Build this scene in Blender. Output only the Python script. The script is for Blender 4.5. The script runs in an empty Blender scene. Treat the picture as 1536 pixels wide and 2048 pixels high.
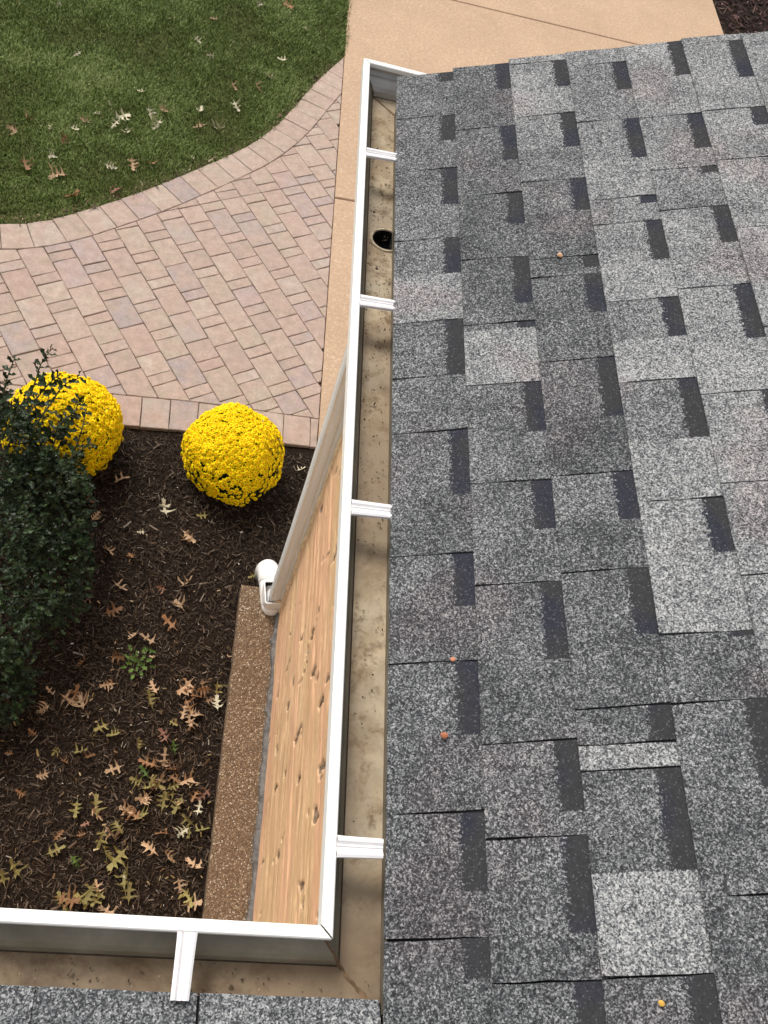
import bpy, bmesh, math, random
from mathutils import Vector, Matrix, noise
random.seed(7)
RAD = math.radians
scene = bpy.context.scene
# ------------------------------------------------------------ camera, light, exposure
CZ = 3.752                     # camera height over the paving
LZ = 2.152                     # height of the gutter lip
cd = bpy.data.cameras.new('camera'); cam = bpy.data.objects.new('camera', cd)
scene.collection.objects.link(cam)
Rm = [[0.9687699, 0.1461858, 0.2002861], [0.0161227, -0.8431582, 0.5374238], [0.2474366, -0.5174108, -0.8191832]]
M4 = Matrix(((Rm[0][0], -Rm[0][1], -Rm[0][2], 0), (Rm[1][0], -Rm[1][1], -Rm[1][2], 0), (Rm[2][0], -Rm[2][1], -Rm[2][2], CZ), (0, 0, 0, 1)))
cam.matrix_world = M4
cd.sensor_fit = 'VERTICAL'; cd.sensor_height = 36; cd.sensor_width = 27
cd.lens = 1800 / 2048 * 36; cd.clip_start = 0.05; cd.clip_end = 800
scene.camera = cam

SUN_EL, SUN_AZ = 52, 325       # azimuth clockwise from +Y
world = bpy.data.worlds.new('World'); scene.world = world; world.use_nodes = True
wn = world.node_tree.nodes; wl = world.node_tree.links; wn.clear()
wo = wn.new('ShaderNodeOutputWorld'); wb = wn.new('ShaderNodeBackground'); sky = wn.new('ShaderNodeTexSky')
sky.sky_type = 'NISHITA'; sky.sun_disc = False
sky.sun_elevation = RAD(SUN_EL); sky.sun_rotation = RAD(SUN_AZ)
sky.air_density = 1.0; sky.dust_density = 4.0; sky.ozone_density = 1.0
hs = wn.new('ShaderNodeHueSaturation'); hs.inputs['Saturation'].default_value = 0.25   # cloud cover takes the blue out
tint = wn.new('ShaderNodeMix'); tint.data_type = 'RGBA'; tint.blend_type = 'MULTIPLY'; tint.inputs[0].default_value = 1
tint.inputs[7].default_value = (1.03, 1.0, 0.965, 1)
wl.new(sky.outputs[0], hs.inputs['Color']); wl.new(hs.outputs[0], tint.inputs[6]); wl.new(tint.outputs[2], wb.inputs[0])
wb.inputs[1].default_value = 0.15
wl.new(wb.outputs[0], wo.inputs[0])
sl = bpy.data.lights.new('sun', 'SUN'); sl.energy = 1.5; sl.angle = RAD(16); sl.color = (1, 0.965, 0.91)
sun = bpy.data.objects.new('sun', sl); scene.collection.objects.link(sun)
a = RAD(SUN_AZ); e = RAD(SUN_EL)
sd = Vector((math.sin(a) * math.cos(e), math.cos(a) * math.cos(e), math.sin(e)))
sun.rotation_euler = sd.to_track_quat('Z', 'Y').to_euler()
scene.view_settings.view_transform = 'Standard'; scene.view_settings.look = 'None'
scene.view_settings.gamma = 1; scene.view_settings.use_curve_mapping = False
scene.view_settings.exposure = 0.35

# ------------------------------------------------------------ helpers
col = scene.collection
def tag(o, label=None, cat=None, group=None, kind=None):
    if label: o['label'] = label
    if cat: o['category'] = cat
    if group: o['group'] = group
    if kind: o['kind'] = kind
    return o
def empty(name, loc=(0, 0, 0)):
    o = bpy.data.objects.new(name, None); o.location = loc; o.empty_display_size = .1; col.objects.link(o); return o
def link(name, me, parent=None, loc=None, rot=None):
    o = bpy.data.objects.new(name, me); col.objects.link(o)
    if parent: o.parent = parent
    if loc is not None: o.location = loc
    if rot is not None: o.rotation_euler = rot
    return o
def mesh(name, vs, fs, mats, smooth=False, fm=None):
    me = bpy.data.meshes.new(name); me.from_pydata([tuple(v) for v in vs], [], fs)
    for m in (mats if isinstance(mats, (list, tuple)) else [mats]): me.materials.append(m)
    if fm:
        me.polygons.foreach_set('material_index', fm)
    if smooth:
        me.polygons.foreach_set('use_smooth', [True] * len(me.polygons))
    me.update(); return me
class MB:
    def __init__(s): s.v = []; s.f = []; s.m = []
    def add(s, vs, fs, mi=0):
        b = len(s.v); s.v += [tuple(v) for v in vs]; s.f += [tuple(i + b for i in f) for f in fs]; s.m += [mi] * len(fs)
    def box(s, x0, x1, y0, y1, z0, z1, mi=0):
        s.add([(x0, y0, z0), (x1, y0, z0), (x1, y1, z0), (x0, y1, z0), (x0, y0, z1), (x1, y0, z1), (x1, y1, z1), (x0, y1, z1)],
              [(0, 3, 2, 1), (4, 5, 6, 7), (0, 1, 5, 4), (1, 2, 6, 5), (2, 3, 7, 6), (3, 0, 4, 7)], mi)
    def build(s, name, mats, parent=None, smooth=False, bevel=0):
        o = link(name, mesh(name, s.v, s.f, mats, smooth, s.m), parent)
        if bevel:
            b = o.modifiers.new('b', 'BEVEL'); b.width = bevel; b.segments = 2; b.limit_method = 'ANGLE'
        return o
def fix_normals(o):
    bm = bmesh.new(); bm.from_mesh(o.data); bmesh.ops.recalc_face_normals(bm, faces=bm.faces); bm.to_mesh(o.data); bm.free(); return o
def prism(poly, z0, z1, cham=0.0):
    """closed prism over a counter-clockwise polygon with a chamfered top"""
    n = len(poly); cx = sum(p[0] for p in poly) / n; cy = sum(p[1] for p in poly) / n
    ins = []
    for i in range(n):
        a_, b_, c_ = Vector(poly[i - 1]), Vector(poly[i]), Vector(poly[(i + 1) % n])
        d1 = (b_ - a_); d2 = (c_ - b_)
        d1 = d1.normalized() if d1.length > 1e-9 else Vector((1, 0)); d2 = d2.normalized() if d2.length > 1e-9 else d1
        nn = Vector((-d1.y - d2.y, d1.x + d2.x)); L = nn.length
        nn = nn / L if L > 1e-6 else Vector((0, 0))
        k = max(.5, nn.dot(Vector((-d1.y, d1.x))))
        ins.append(b_ + nn * min(cham / k, cham * 2))
    vs = [(p[0], p[1], z0) for p in poly] + [(p[0], p[1], z1 - cham) for p in poly] + [(p.x, p.y, z1) for p in ins]
    fs = []
    for i in range(n):
        j = (i + 1) % n
        fs += [(i, j, j + n, i + n), (i + n, j + n, j + 2 * n, i + 2 * n)]
    fs.append(tuple(range(2 * n, 3 * n)))
    return vs, fs
def clip(poly, p, n):
    """keep the side where (q-p).n <= 0"""
    out = []
    for i in range(len(poly)):
        a_, b_ = poly[i], poly[(i + 1) % len(poly)]
        da = (a_[0] - p[0]) * n[0] + (a_[1] - p[1]) * n[1]; db = (b_[0] - p[0]) * n[0] + (b_[1] - p[1]) * n[1]
        if da <= 0: out.append(a_)
        if (da < 0 < db) or (db < 0 < da):
            t = da / (da - db); out.append((a_[0] + (b_[0] - a_[0]) * t, a_[1] + (b_[1] - a_[1]) * t))
    return out
def area(poly):
    return .5 * sum(poly[i][0] * poly[(i + 1) % len(poly)][1] - poly[(i + 1) % len(poly)][0] * poly[i][1] for i in range(len(poly)))
def shrink(poly, d):
    q = poly
    for i in range(len(poly)):
        a_, b_ = poly[i], poly[(i + 1) % len(poly)]
        dx, dy = b_[0] - a_[0], b_[1] - a_[1]; L = math.hypot(dx, dy)
        if L < 1e-5: continue
        n = (dy / L, -dx / L)
        q = clip(q, (a_[0] - n[0] * d, a_[1] - n[1] * d), n)
        if len(q) < 3: return []
    return q
def spline(pts, step):
    out = []
    for i in range(len(pts) - 1):
        p0 = Vector(pts[max(i - 1, 0)]); p1 = Vector(pts[i]); p2 = Vector(pts[i + 1]); p3 = Vector(pts[min(i + 2, len(pts) - 1)])
        n = max(2, int((p2 - p1).length / step))
        for k in range(n):
            t = k / n
            out.append(.5 * ((2 * p1) + (p2 - p0) * t + (2 * p0 - 5 * p1 + 4 * p2 - p3) * t * t + (3 * p1 - p0 - 3 * p2 + p3) * t ** 3))
    out.append(Vector(pts[-1])); return out
def smooth_pts(P, it):
    for _ in range(it):
        P = [P[0]] + [(P[i - 1] + P[i] * 2 + P[i + 1]) / 4 for i in range(1, len(P) - 1)] + [P[-1]]
    return P

# ------------------------------------------------------------ materials
class NT:
    def __init__(s, name, rough=.8, spec=.3):
        s.m = bpy.data.materials.new(name); s.m.use_nodes = True; s.t = s.m.node_tree; s.n = s.t.nodes; s.l = s.t.links
        s.b = s.n['Principled BSDF']; s.b.inputs['Roughness'].default_value = rough; s.b.inputs['Specular IOR Level'].default_value = spec
        s.tc = s.n.new('ShaderNodeTexCoord')
    def set(s, sock, v):
        if hasattr(v, 'is_linked') or hasattr(v, 'links'): s.l.new(v, sock)
        else: sock.default_value = v
    def mapping(s, scale=(1, 1, 1), src='Object', loc=(0, 0, 0)):
        m = s.n.new('ShaderNodeMapping'); s.l.new(s.tc.outputs[src], m.inputs[0]); m.inputs['Scale'].default_value = scale
        s.set(m.inputs['Location'], loc); return m.outputs[0]
    def noise(s, vec, scale, detail=4, rough=.55, dist=0):
        n = s.n.new('ShaderNodeTexNoise'); s.l.new(vec, n.inputs['Vector']); n.inputs['Scale'].default_value = scale
        n.inputs['Detail'].default_value = detail; n.inputs['Roughness'].default_value = rough; n.inputs['Distortion'].default_value = dist
        return n.outputs['Fac']
    def vor(s, vec, scale, out='Color', feature='F1'):
        n = s.n.new('ShaderNodeTexVoronoi'); s.l.new(vec, n.inputs['Vector']); n.inputs['Scale'].default_value = scale; n.feature = feature
        return n.outputs[out]
    def math(s, op, a_, b_=0.0, c_=None, clamp=False):
        n = s.n.new('ShaderNodeMath'); n.operation = op; n.use_clamp = clamp; s.set(n.inputs[0], a_); s.set(n.inputs[1], b_)
        if c_ is not None: s.set(n.inputs[2], c_)
        return n.outputs[0]
    def ramp(s, f, stops, interp='LINEAR'):
        n = s.n.new('ShaderNodeValToRGB'); s.l.new(f, n.inputs[0]); cr = n.color_ramp; cr.interpolation = interp
        while len(cr.elements) < len(stops): cr.elements.new(.5)
        for e_, (p, c) in zip(cr.elements, stops):
            e_.position = p; e_.color = (c[0], c[1], c[2], 1) if isinstance(c, (tuple, list)) else (c, c, c, 1)
        return n.outputs[0]
    def mix(s, f, a_, b_, mode='MIX'):
        n = s.n.new('ShaderNodeMix'); n.data_type = 'RGBA'; n.blend_type = mode; s.set(n.inputs[0], f)
        s.set(n.inputs[6], a_ if not isinstance(a_, tuple) else (*a_[:3], 1)); s.set(n.inputs[7], b_ if not isinstance(b_, tuple) else (*b_[:3], 1))
        return n.outputs[2]
    def attr(s, name, out='Fac'):
        n = s.n.new('ShaderNodeAttribute'); n.attribute_name = name; return n.outputs[out]
    def orand(s):
        return s.n.new('ShaderNodeObjectInfo').outputs['Random']
    def bump(s, h, strength=.5, dist=.005):
        n = s.n.new('ShaderNodeBump'); s.l.new(h, n.inputs['Height']); n.inputs['Strength'].default_value = strength; n.inputs['Distance'].default_value = dist
        s.l.new(n.outputs[0], s.b.inputs['Normal'])
    def color(s, c): s.set(s.b.inputs['Base Color'], (*c[:3], 1) if isinstance(c, tuple) else c)
    def rough(s, v): s.set(s.b.inputs['Roughness'], v)
def sepx(N, sock, i):
    n = N.n.new('ShaderNodeSeparateXYZ'); N.l.new(sock, n.inputs[0]); return n.outputs[i]

def m_shingle():
    N = NT('asphalt_granules', .92, .15)
    v = N.mapping()
    u = N.attr('up'); al = N.attr('along'); bl = N.attr('band'); t1 = N.attr('tone_a'); t2 = N.attr('tone_b')
    fine = N.noise(v, 170, 2, .5)
    jit = N.math('MULTIPLY', N.math('SUBTRACT', fine, .5), .045)
    uj = N.math('ADD', u, jit)
    vj = N.math('ADD', al, N.math('MULTIPLY', N.math('SUBTRACT', N.noise(v, 240, 2), .5), .012))
    inu = N.math('GREATER_THAN', uj, .131); inv = N.math('LESS_THAN', vj, bl)
    band = N.math('MULTIPLY', inu, inv)
    tone = N.math('ADD', t2, N.math('MULTIPLY', inv, N.math('SUBTRACT', t1, t2)))
    big = N.noise(v, 9, 3); tone = N.math('ADD', tone, N.math('MULTIPLY', N.math('SUBTRACT', big, .5), .42))
    cell = sepx(N, N.vor(v, 430), 0)              # one value per granule
    cell2 = sepx(N, N.vor(v, 250), 1)
    g = N.math('ADD', N.math('MULTIPLY', cell, .62), N.math('MULTIPLY', cell2, .38))
    g = N.math('ADD', g, N.math('SUBTRACT', N.math('MULTIPLY', tone, .88), .420))
    c = N.ramp(g, [(0, (.020, .021, .023)), (.38, (.060, .063, .067)), (.58, (.15, .157, .163)), (.80, (.29, .297, .30)), (1, (.46, .46, .455))])
    pink = N.ramp(N.noise(N.mapping(loc=(3, 1, 2)), 3.2, 2), [(.56, 0), (.66, .35)])
    c = N.mix(pink, c, N.mix(1, c, (1.0, .78, .80), 'MULTIPLY'))
    bc = N.mix(N.ramp(N.noise(v, 7, 1), [(.42, 0), (.55, 1)]), (.021, .023, .034), (.030, .030, .031))
    sp = N.ramp(cell, [(.93, 0), (.98, .5)])
    bc = N.mix(sp, bc, (.2, .2, .22))
    bc = N.mix(N.math('MULTIPLY', cell2, .35), bc, (.06, .062, .07))
    N.color(N.mix(band, c, bc))
    N.bump(g, .5, .0015)
    return N.m
def simple(name, c, rough=.6, spec=.3, var=.0, scale=20, bump=0, metal=0, bscale=60):
    N = NT(name, rough, spec); v = N.mapping()
    if var: N.color(N.mix(N.ramp(N.noise(v, scale, 5), [(.3, 0), (.7, 1)]), tuple(x * (1 - var) for x in c), tuple(min(1, x * (1 + var)) for x in c)))
    else: N.color(c)
    if bump: N.bump(N.noise(v, bscale, 4), bump, .004)
    N.b.inputs['Metallic'].default_value = metal
    return N.m
def m_concrete():
    N = NT('tan_concrete', .9, .2); v = N.mapping()
    f = N.ramp(N.noise(v, 1.3, 5), [(.3, 0), (.7, 1)])
    c = N.mix(f, (.44, .305, .205), (.51, .36, .245))
    g = N.ramp(N.noise(v, 45, 4, .7), [(.35, .86), (.65, 1.08)]); c = N.mix(1, c, g, 'MULTIPLY')
    sp = N.ramp(sepx(N, N.vor(v, 120), 0), [(.93, 0), (.97, .35)]); c = N.mix(sp, c, (.74, .62, .48))
    st = N.ramp(N.noise(N.mapping(loc=(5, 2, 0)), 3.0, 6, .7), [(.5, 0), (.75, .4)]); c = N.mix(st, c, (.36, .25, .165))
    dk = N.ramp(N.noise(v, 26, 2, .5), [(.76, 0), (.80, .7)]); c = N.mix(dk, c, (.18, .12, .08))
    N.color(c); N.bump(N.noise(v, 160, 3), .25, .002); return N.m
def m_paver():
    N = NT('tumbled_paver', .92, .2); v = N.mapping()
    r = N.orand()
    c = N.ramp(r, [(0, (.36, .28, .235)), (.18, (.45, .335, .285)), (.38, (.41, .335, .27)), (.55, (.41, .295, .25)), (.72, (.46, .37, .305)), (.88, (.345, .285, .27)), (1, (.40, .31, .29))])
    wc = N.mapping(src='Object', loc=(0, 0, 0))
    off = N.n.new('ShaderNodeVectorMath'); off.operation = 'ADD'
    cb = N.n.new('ShaderNodeCombineXYZ'); N.l.new(N.math('MULTIPLY', r, 37), cb.inputs[0]); N.l.new(N.math('MULTIPLY', r, 91), cb.inputs[1])
    N.l.new(wc, off.inputs[0]); N.l.new(cb.outputs[0], off.inputs[1]); w = off.outputs[0]
    c = N.mix(N.ramp(N.noise(w, 9, 3), [(.4, 0), (.65, .8)]), c, (.43, .31, .255))
    c = N.mix(N.ramp(N.noise(w, 14, 4), [(.5, 0), (.72, .55)]), c, (.36, .305, .225))
    c = N.mix(1, c, N.ramp(N.noise(w, 80, 4, .7), [(.3, .88), (.7, 1.08)]), 'MULTIPLY')
    c = N.mix(1, c, N.ramp(N.noise(w, 22, 5, .65), [(.3, .84), (.7, 1.12)]), 'MULTIPLY')
    c = N.mix(N.ramp(N.noise(w, 38, 3, .8), [(.66, 0), (.74, .6)]), c, (.25, .19, .15))
    N.color(c); N.bump(N.noise(w, 70, 5, .7), .5, .004); return N.m
def m_mulch_base():
    N = NT('dark_mulch_soil', .95, .15); v = N.mapping()
    c = N.ramp(N.noise(v, 40, 5, .7), [(.3, (.008, .005, .0035)), (.7, (.028, .017, .011))])
    N.color(c); N.bump(N.noise(v, 60, 4, .7), 1, .012); return N.m
def m_mulch_chip():
    N = NT('bark_chip', .7, .3)
    r = N.attr('shade')
    N.color(N.ramp(r, [(0, (.022, .014, .008)), (.4, (.050, .031, .018)), (.75, (.090, .059, .037)), (.94, (.14, .098, .066)), (1, (.30, .25, .20))])); return N.m
def m_grass():
    N = NT('grass_blade', .6, .3); r = N.attr('shade')
    N.color(N.ramp(r, [(0, (.062, .088, .018)), (.5, (.14, .20, .042)), (.85, (.25, .33, .10)), (1, (.50, .46, .25))])); return N.m
def m_lawn():
    N = NT('lawn_soil', .95, .1); v = N.mapping()
    N.color(N.ramp(N.noise(v, 30, 5, .7), [(.3, (.05, .055, .018)), (.6, (.09, .10, .03)), (.8, (.15, .12, .06))])); N.bump(N.noise(v, 80, 3), 1, .01); return N.m
def m_wood():
    N = NT('weathered_wood', .8, .25)
    v = N.mapping((1, 1.1, 9)); v2 = N.mapping((1, 2.2, 26)); v3 = N.mapping((1, .8, 3.0))
    a_ = N.noise(v, 2.0, 6, .6, .6); b_ = N.noise(v2, 2.2, 4, .6); c3 = N.noise(v3, 1.4, 3)
    c = N.ramp(a_, [(.28, (.54, .335, .175)), (.48, (.68, .445, .245)), (.68, (.80, .555, .325))])
    c = N.mix(1, c, N.ramp(N.noise(N.mapping((1, 1, 1.4)), 30, 5, .7), [(.3, .86), (.7, 1.1)]), 'MULTIPLY')
    c = N.mix(N.ramp(c3, [(.42, 0), (.62, .7)]), c, (.76, .43, .27))
    c = N.mix(1, c, N.ramp(b_, [(.24, .72), (.5, 1.0), (.7, 1.08)]), 'MULTIPLY')
    cr = N.ramp(N.noise(N.mapping((1, .55, 13), loc=(0, 3, 1)), 2.6, 5, .55, .5), [(.488, 0), (.498, .7), (.508, 0)])
    cr = N.math('MULTIPLY', cr, N.ramp(N.noise(N.mapping((1, 2, 5), loc=(9, 1, 1)), 2, 2), [(.48, 0), (.56, 1)]))
    c = N.mix(cr, c, (.20, .105, .05))
    chip = N.attr('chip'); c = N.mix(N.ramp(chip, [(.3, 0), (.45, .85)]), c, N.mix(N.ramp(N.noise(N.mapping((1, 1, 1)), 40, 3), [(.4, 0), (.6, 1)]), (.13, .085, .055), (.30, .255, .20)))
    rim = N.ramp(chip, [(.04, 0), (.14, .6), (.24, 0)]); c = N.mix(rim, c, (.78, .60, .42))
    N.color(c); N.bump(N.math('ADD', a_, N.math('MULTIPLY', b_, .6)), .6, .01); return N.m
def m_aggregate():
    N = NT('exposed_aggregate', .85, .3); v = N.mapping()
    cell = N.vor(v, 190); r = sepx(N, cell, 0)
    c = N.ramp(r, [(0, (.10, .06, .034)), (.3, (.17, .105, .06)), (.6, (.245, .155, .09)), (.85, (.36, .255, .16)), (.95, (.56, .46, .34)), (1, (.74, .65, .52))])
    d = N.vor(v, 190, 'Distance'); c = N.mix(N.ramp(d, [(.35, 0), (.6, .8)]), c, (.11, .068, .04))
    c = N.mix(N.ramp(N.noise(v, 6, 4), [(.4, 0), (.7, .4)]), c, (.13, .085, .05))
    N.color(c); N.bump(N.math('SUBTRACT', 1, d), .9, .004); return N.m
def m_floor():
    N = NT('silted_gutter_floor', .85, .25); v = N.mapping()
    a_ = N.noise(v, 10, 6, .65, .4); b_ = N.noise(N.mapping(loc=(7, 3, 0)), 4, 4, .6)
    c = N.ramp(a_, [(.28, (.14, .09, .052)), (.42, (.33, .25, .16)), (.58, (.50, .405, .28)), (.8, (.60, .48, .34))])
    c = N.mix(N.ramp(b_, [(.48, 0), (.62, .75)]), c, (.40, .35, .27))
    c = N.mix(N.ramp(N.noise(v, 26, 5, .7), [(.52, 0), (.66, .75)]), c, (.14, .09, .05))
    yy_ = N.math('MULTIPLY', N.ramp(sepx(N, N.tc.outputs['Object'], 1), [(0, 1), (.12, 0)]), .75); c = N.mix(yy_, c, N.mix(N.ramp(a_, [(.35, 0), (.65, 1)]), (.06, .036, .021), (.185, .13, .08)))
    c = N.mix(N.ramp(N.noise(N.mapping(loc=(1, 8, 0)), 2.2, 3), [(.45, 0), (.62, .7)]), c, (.24, .175, .115))
    N.color(c); N.bump(a_, .4, .004); return N.m
def m_metal_in(k=1.0):
    N = NT('dull_painted_aluminium', .45, .5); v = N.mapping()
    c = N.ramp(N.noise(N.mapping((1, 1, 1)), 7, 5, .6), [(.3, (.085, .08, .063)), (.55, (.145, .135, .112)), (.75, (.23, .215, .18))])
    c = N.mix(N.ramp(N.noise(v, 22, 5, .7), [(.55, 0), (.72, .6)]), c, (.16, .13, .09))
    c = N.mix(1, c, (k, k * .98, k * .92), 'MULTIPLY')
    N.color(c); return N.m
def m_white():
    N = NT('white_gutter_paint', .35, .5); v = N.mapping()
    c = N.mix(N.ramp(N.noise(v, 60, 5, .7), [(.62, 0), (.8, .25)]), (.84, .83, .80), (.45, .38, .28))
    N.color(c); return N.m
def m_spout():
    N = NT('weathered_white_aluminium', .5, .4); v = N.mapping((1, 1, .15))
    c = N.mix(N.ramp(N.noise(v, 30, 4), [(.35, 0), (.7, 1)]), (.78, .76, .72), (.86, .84, .80)); N.color(c); return N.m
def m_leaf(name, a_, b_, spec=.25):
    N = NT(name, .65, spec); v = N.mapping()
    r = N.orand(); c = N.mix(N.ramp(N.noise(v, 45, 3), [(.35, 0), (.65, 1)]), a_, b_)
    c = N.mix(1, c, N.ramp(r, [(0, .7), (1, 1.15)]), 'MULTIPLY')
    N.color(c); return N.m
def m_shade(name, stops, rough=.5, spec=.4):
    N = NT(name, rough, spec); N.color(N.ramp(N.attr('shade'), stops)); return N.m

SHINGLE = m_shingle(); CONC = m_concrete(); PAVER = m_paver(); MBASE = m_mulch_base(); MCHIP = m_mulch_chip()
GRASS = m_grass(); LAWN = m_lawn(); WOOD = m_wood(); AGG = m_aggregate(); FLOOR = m_floor(); METAL = m_metal_in(); WHITE = m_white(); SPOUT = m_spout()
SAND = simple('joint_sand', (.095, .068, .05), .95, .1, .3, 60, .5)
GROUNDM = simple('distant_ground', (.13, .15, .05), .95, .1, .4, 3, .4)
UNDER = simple('roof_underlayment', (.012, .012, .013), .9, .2)
DECK = simple('roof_boarding', (.30, .22, .14), .8, .2, .15, 12)
TRIMW = simple('painted_trim', (.62, .58, .52), .5, .3, .08, 8)
MORTAR = simple('grey_mortar', (.135, .128, .12), .95, .2, .45, 40, 1.0, 0, 70)
PVC = simple('white_pvc', (.90, .89, .87), .3, .5, .02, 8)
BLACK = simple('inside_shade_black', (.012, .012, .012), .8, .2)  # black colour stands in for shade inside the outlet and elbow mouth
TORN = simple('torn_pale_wood', (.80, .60, .38), .8, .2, .22, 35, .8)
SEAL = simple('brown_sealant', (.17, .11, .065), .8, .3, .4, 50, .6)
METAL2 = m_metal_in(1.7)
METALC = simple('clean_aluminium', (.42, .41, .395), .3, .6, .15, 9, 0, .35)
SILT = simple('black_silt', (.05, .038, .028), .9, .2, .4, 60)
CAULK = simple('dirty_cream_sealant', (.40, .33, .23), .8, .3, .5, 70, .6)

SHINGLE_ROWS = {
0 : [(2.67, 2.619, 0.42, 0.42), (2.446, 2.325, 0.42, 0.42), (2.198, 2.044, 0.42, 0.47), (1.909, 1.771, 0.45, 0.62), (1.608, 1.404, 0.42, 0.42), (1.427, None, 0.42, 0.42), (1.262, 1.085, 0.42, 0.36), (0.938, 0.815, 0.4, 0.36), (0.697, 0.548, 0.38, 0.36), (0.41, 0.278, 0.36, 0.34), (0.206, 0.146, 0.33, 0.33)] ,
1 : [(2.693, 2.548, 0.38, 0.38), (2.367, 2.208, 0.4, 0.4), (2.07, 1.942, 0.34, 0.36), (1.816, 1.646, 0.36, 0.38), (1.585, 1.565, 0.4, 0.72), (1.391, 1.246, 0.4, 0.42), (1.113, 0.989, 0.4, 0.42), (0.863, 0.693, 0.4, 0.36), (0.535, 0.406, 0.42, 0.4), (0.367, 0.212, 0.38, 0.36)] ,
2 : [(2.703, None, 0.7, 0.7), (2.668, 2.532, 0.6, 0.8), (2.402, 2.246, 0.56, 0.44), (2.106, 1.973, 0.42, 0.36), (1.799, 1.755, 0.38, 0.42), (1.732, 1.596, 0.38, 0.38), (1.45, 1.274, 0.4, 0.32), (1.123, 1.001, 0.45, 0.35), (0.885, 0.738, 0.42, 0.36), (0.598, 0.528, 0.38, 0.38), (0.528, None, 0.8, 0.8), (0.482, 0.309, 0.36, 0.82), (0.154, 0.075, 0.36, 0.36)] ,
3 : [(2.707, None, 0.55, 0.55), (2.63, 2.49, 0.5, 0.48), (2.35, 2.169, 0.55, 0.58), (2.009, 1.979, 0.55, 0.55), (1.91, 1.762, 0.58, 0.68), (1.63, 1.501, 0.52, 0.64), (1.372, 1.202, 0.48, 0.82), (1.045, 0.914, 0.62, 0.66), (0.741, 0.73, 0.36, 0.36), (0.604, 0.444, 0.4, 0.38), (0.273, 0.159, 0.38, 0.38)] ,
4 : [(2.708, 2.531, 0.62, 0.6), (2.343, 2.188, 0.58, 0.58), (2.109, 2.082, 0.55, 0.5), (1.946, 1.806, 0.6, 0.58), (1.657, 1.48, 0.6, 0.68), (1.324, 1.206, 0.62, 0.62), (1.082, 0.968, 0.6, 0.66), (0.863, 0.765, 0.58, 0.58), (0.704, 0.649, 0.46, 0.46), (0.532, 0.421, 0.42, 0.42), (0.315, 0.224, 0.42, 0.4), (0.135, 0.085, 0.42, 0.4)] ,
5 : [(2.72, None, 0.7, 0.7), (2.682, 2.492, 0.6, 0.82), (2.348, 2.266, 0.6, 0.6), (2.128, None, 0.62, 0.62), (1.856, 1.738, 0.62, 0.62), (1.514, 1.406, 0.66, 0.66), (1.346, 1.213, 0.62, 0.6), (1.098, 0.958, 0.62, 0.6), (0.847, 0.737, 0.6, 0.6)] ,
}
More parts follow.
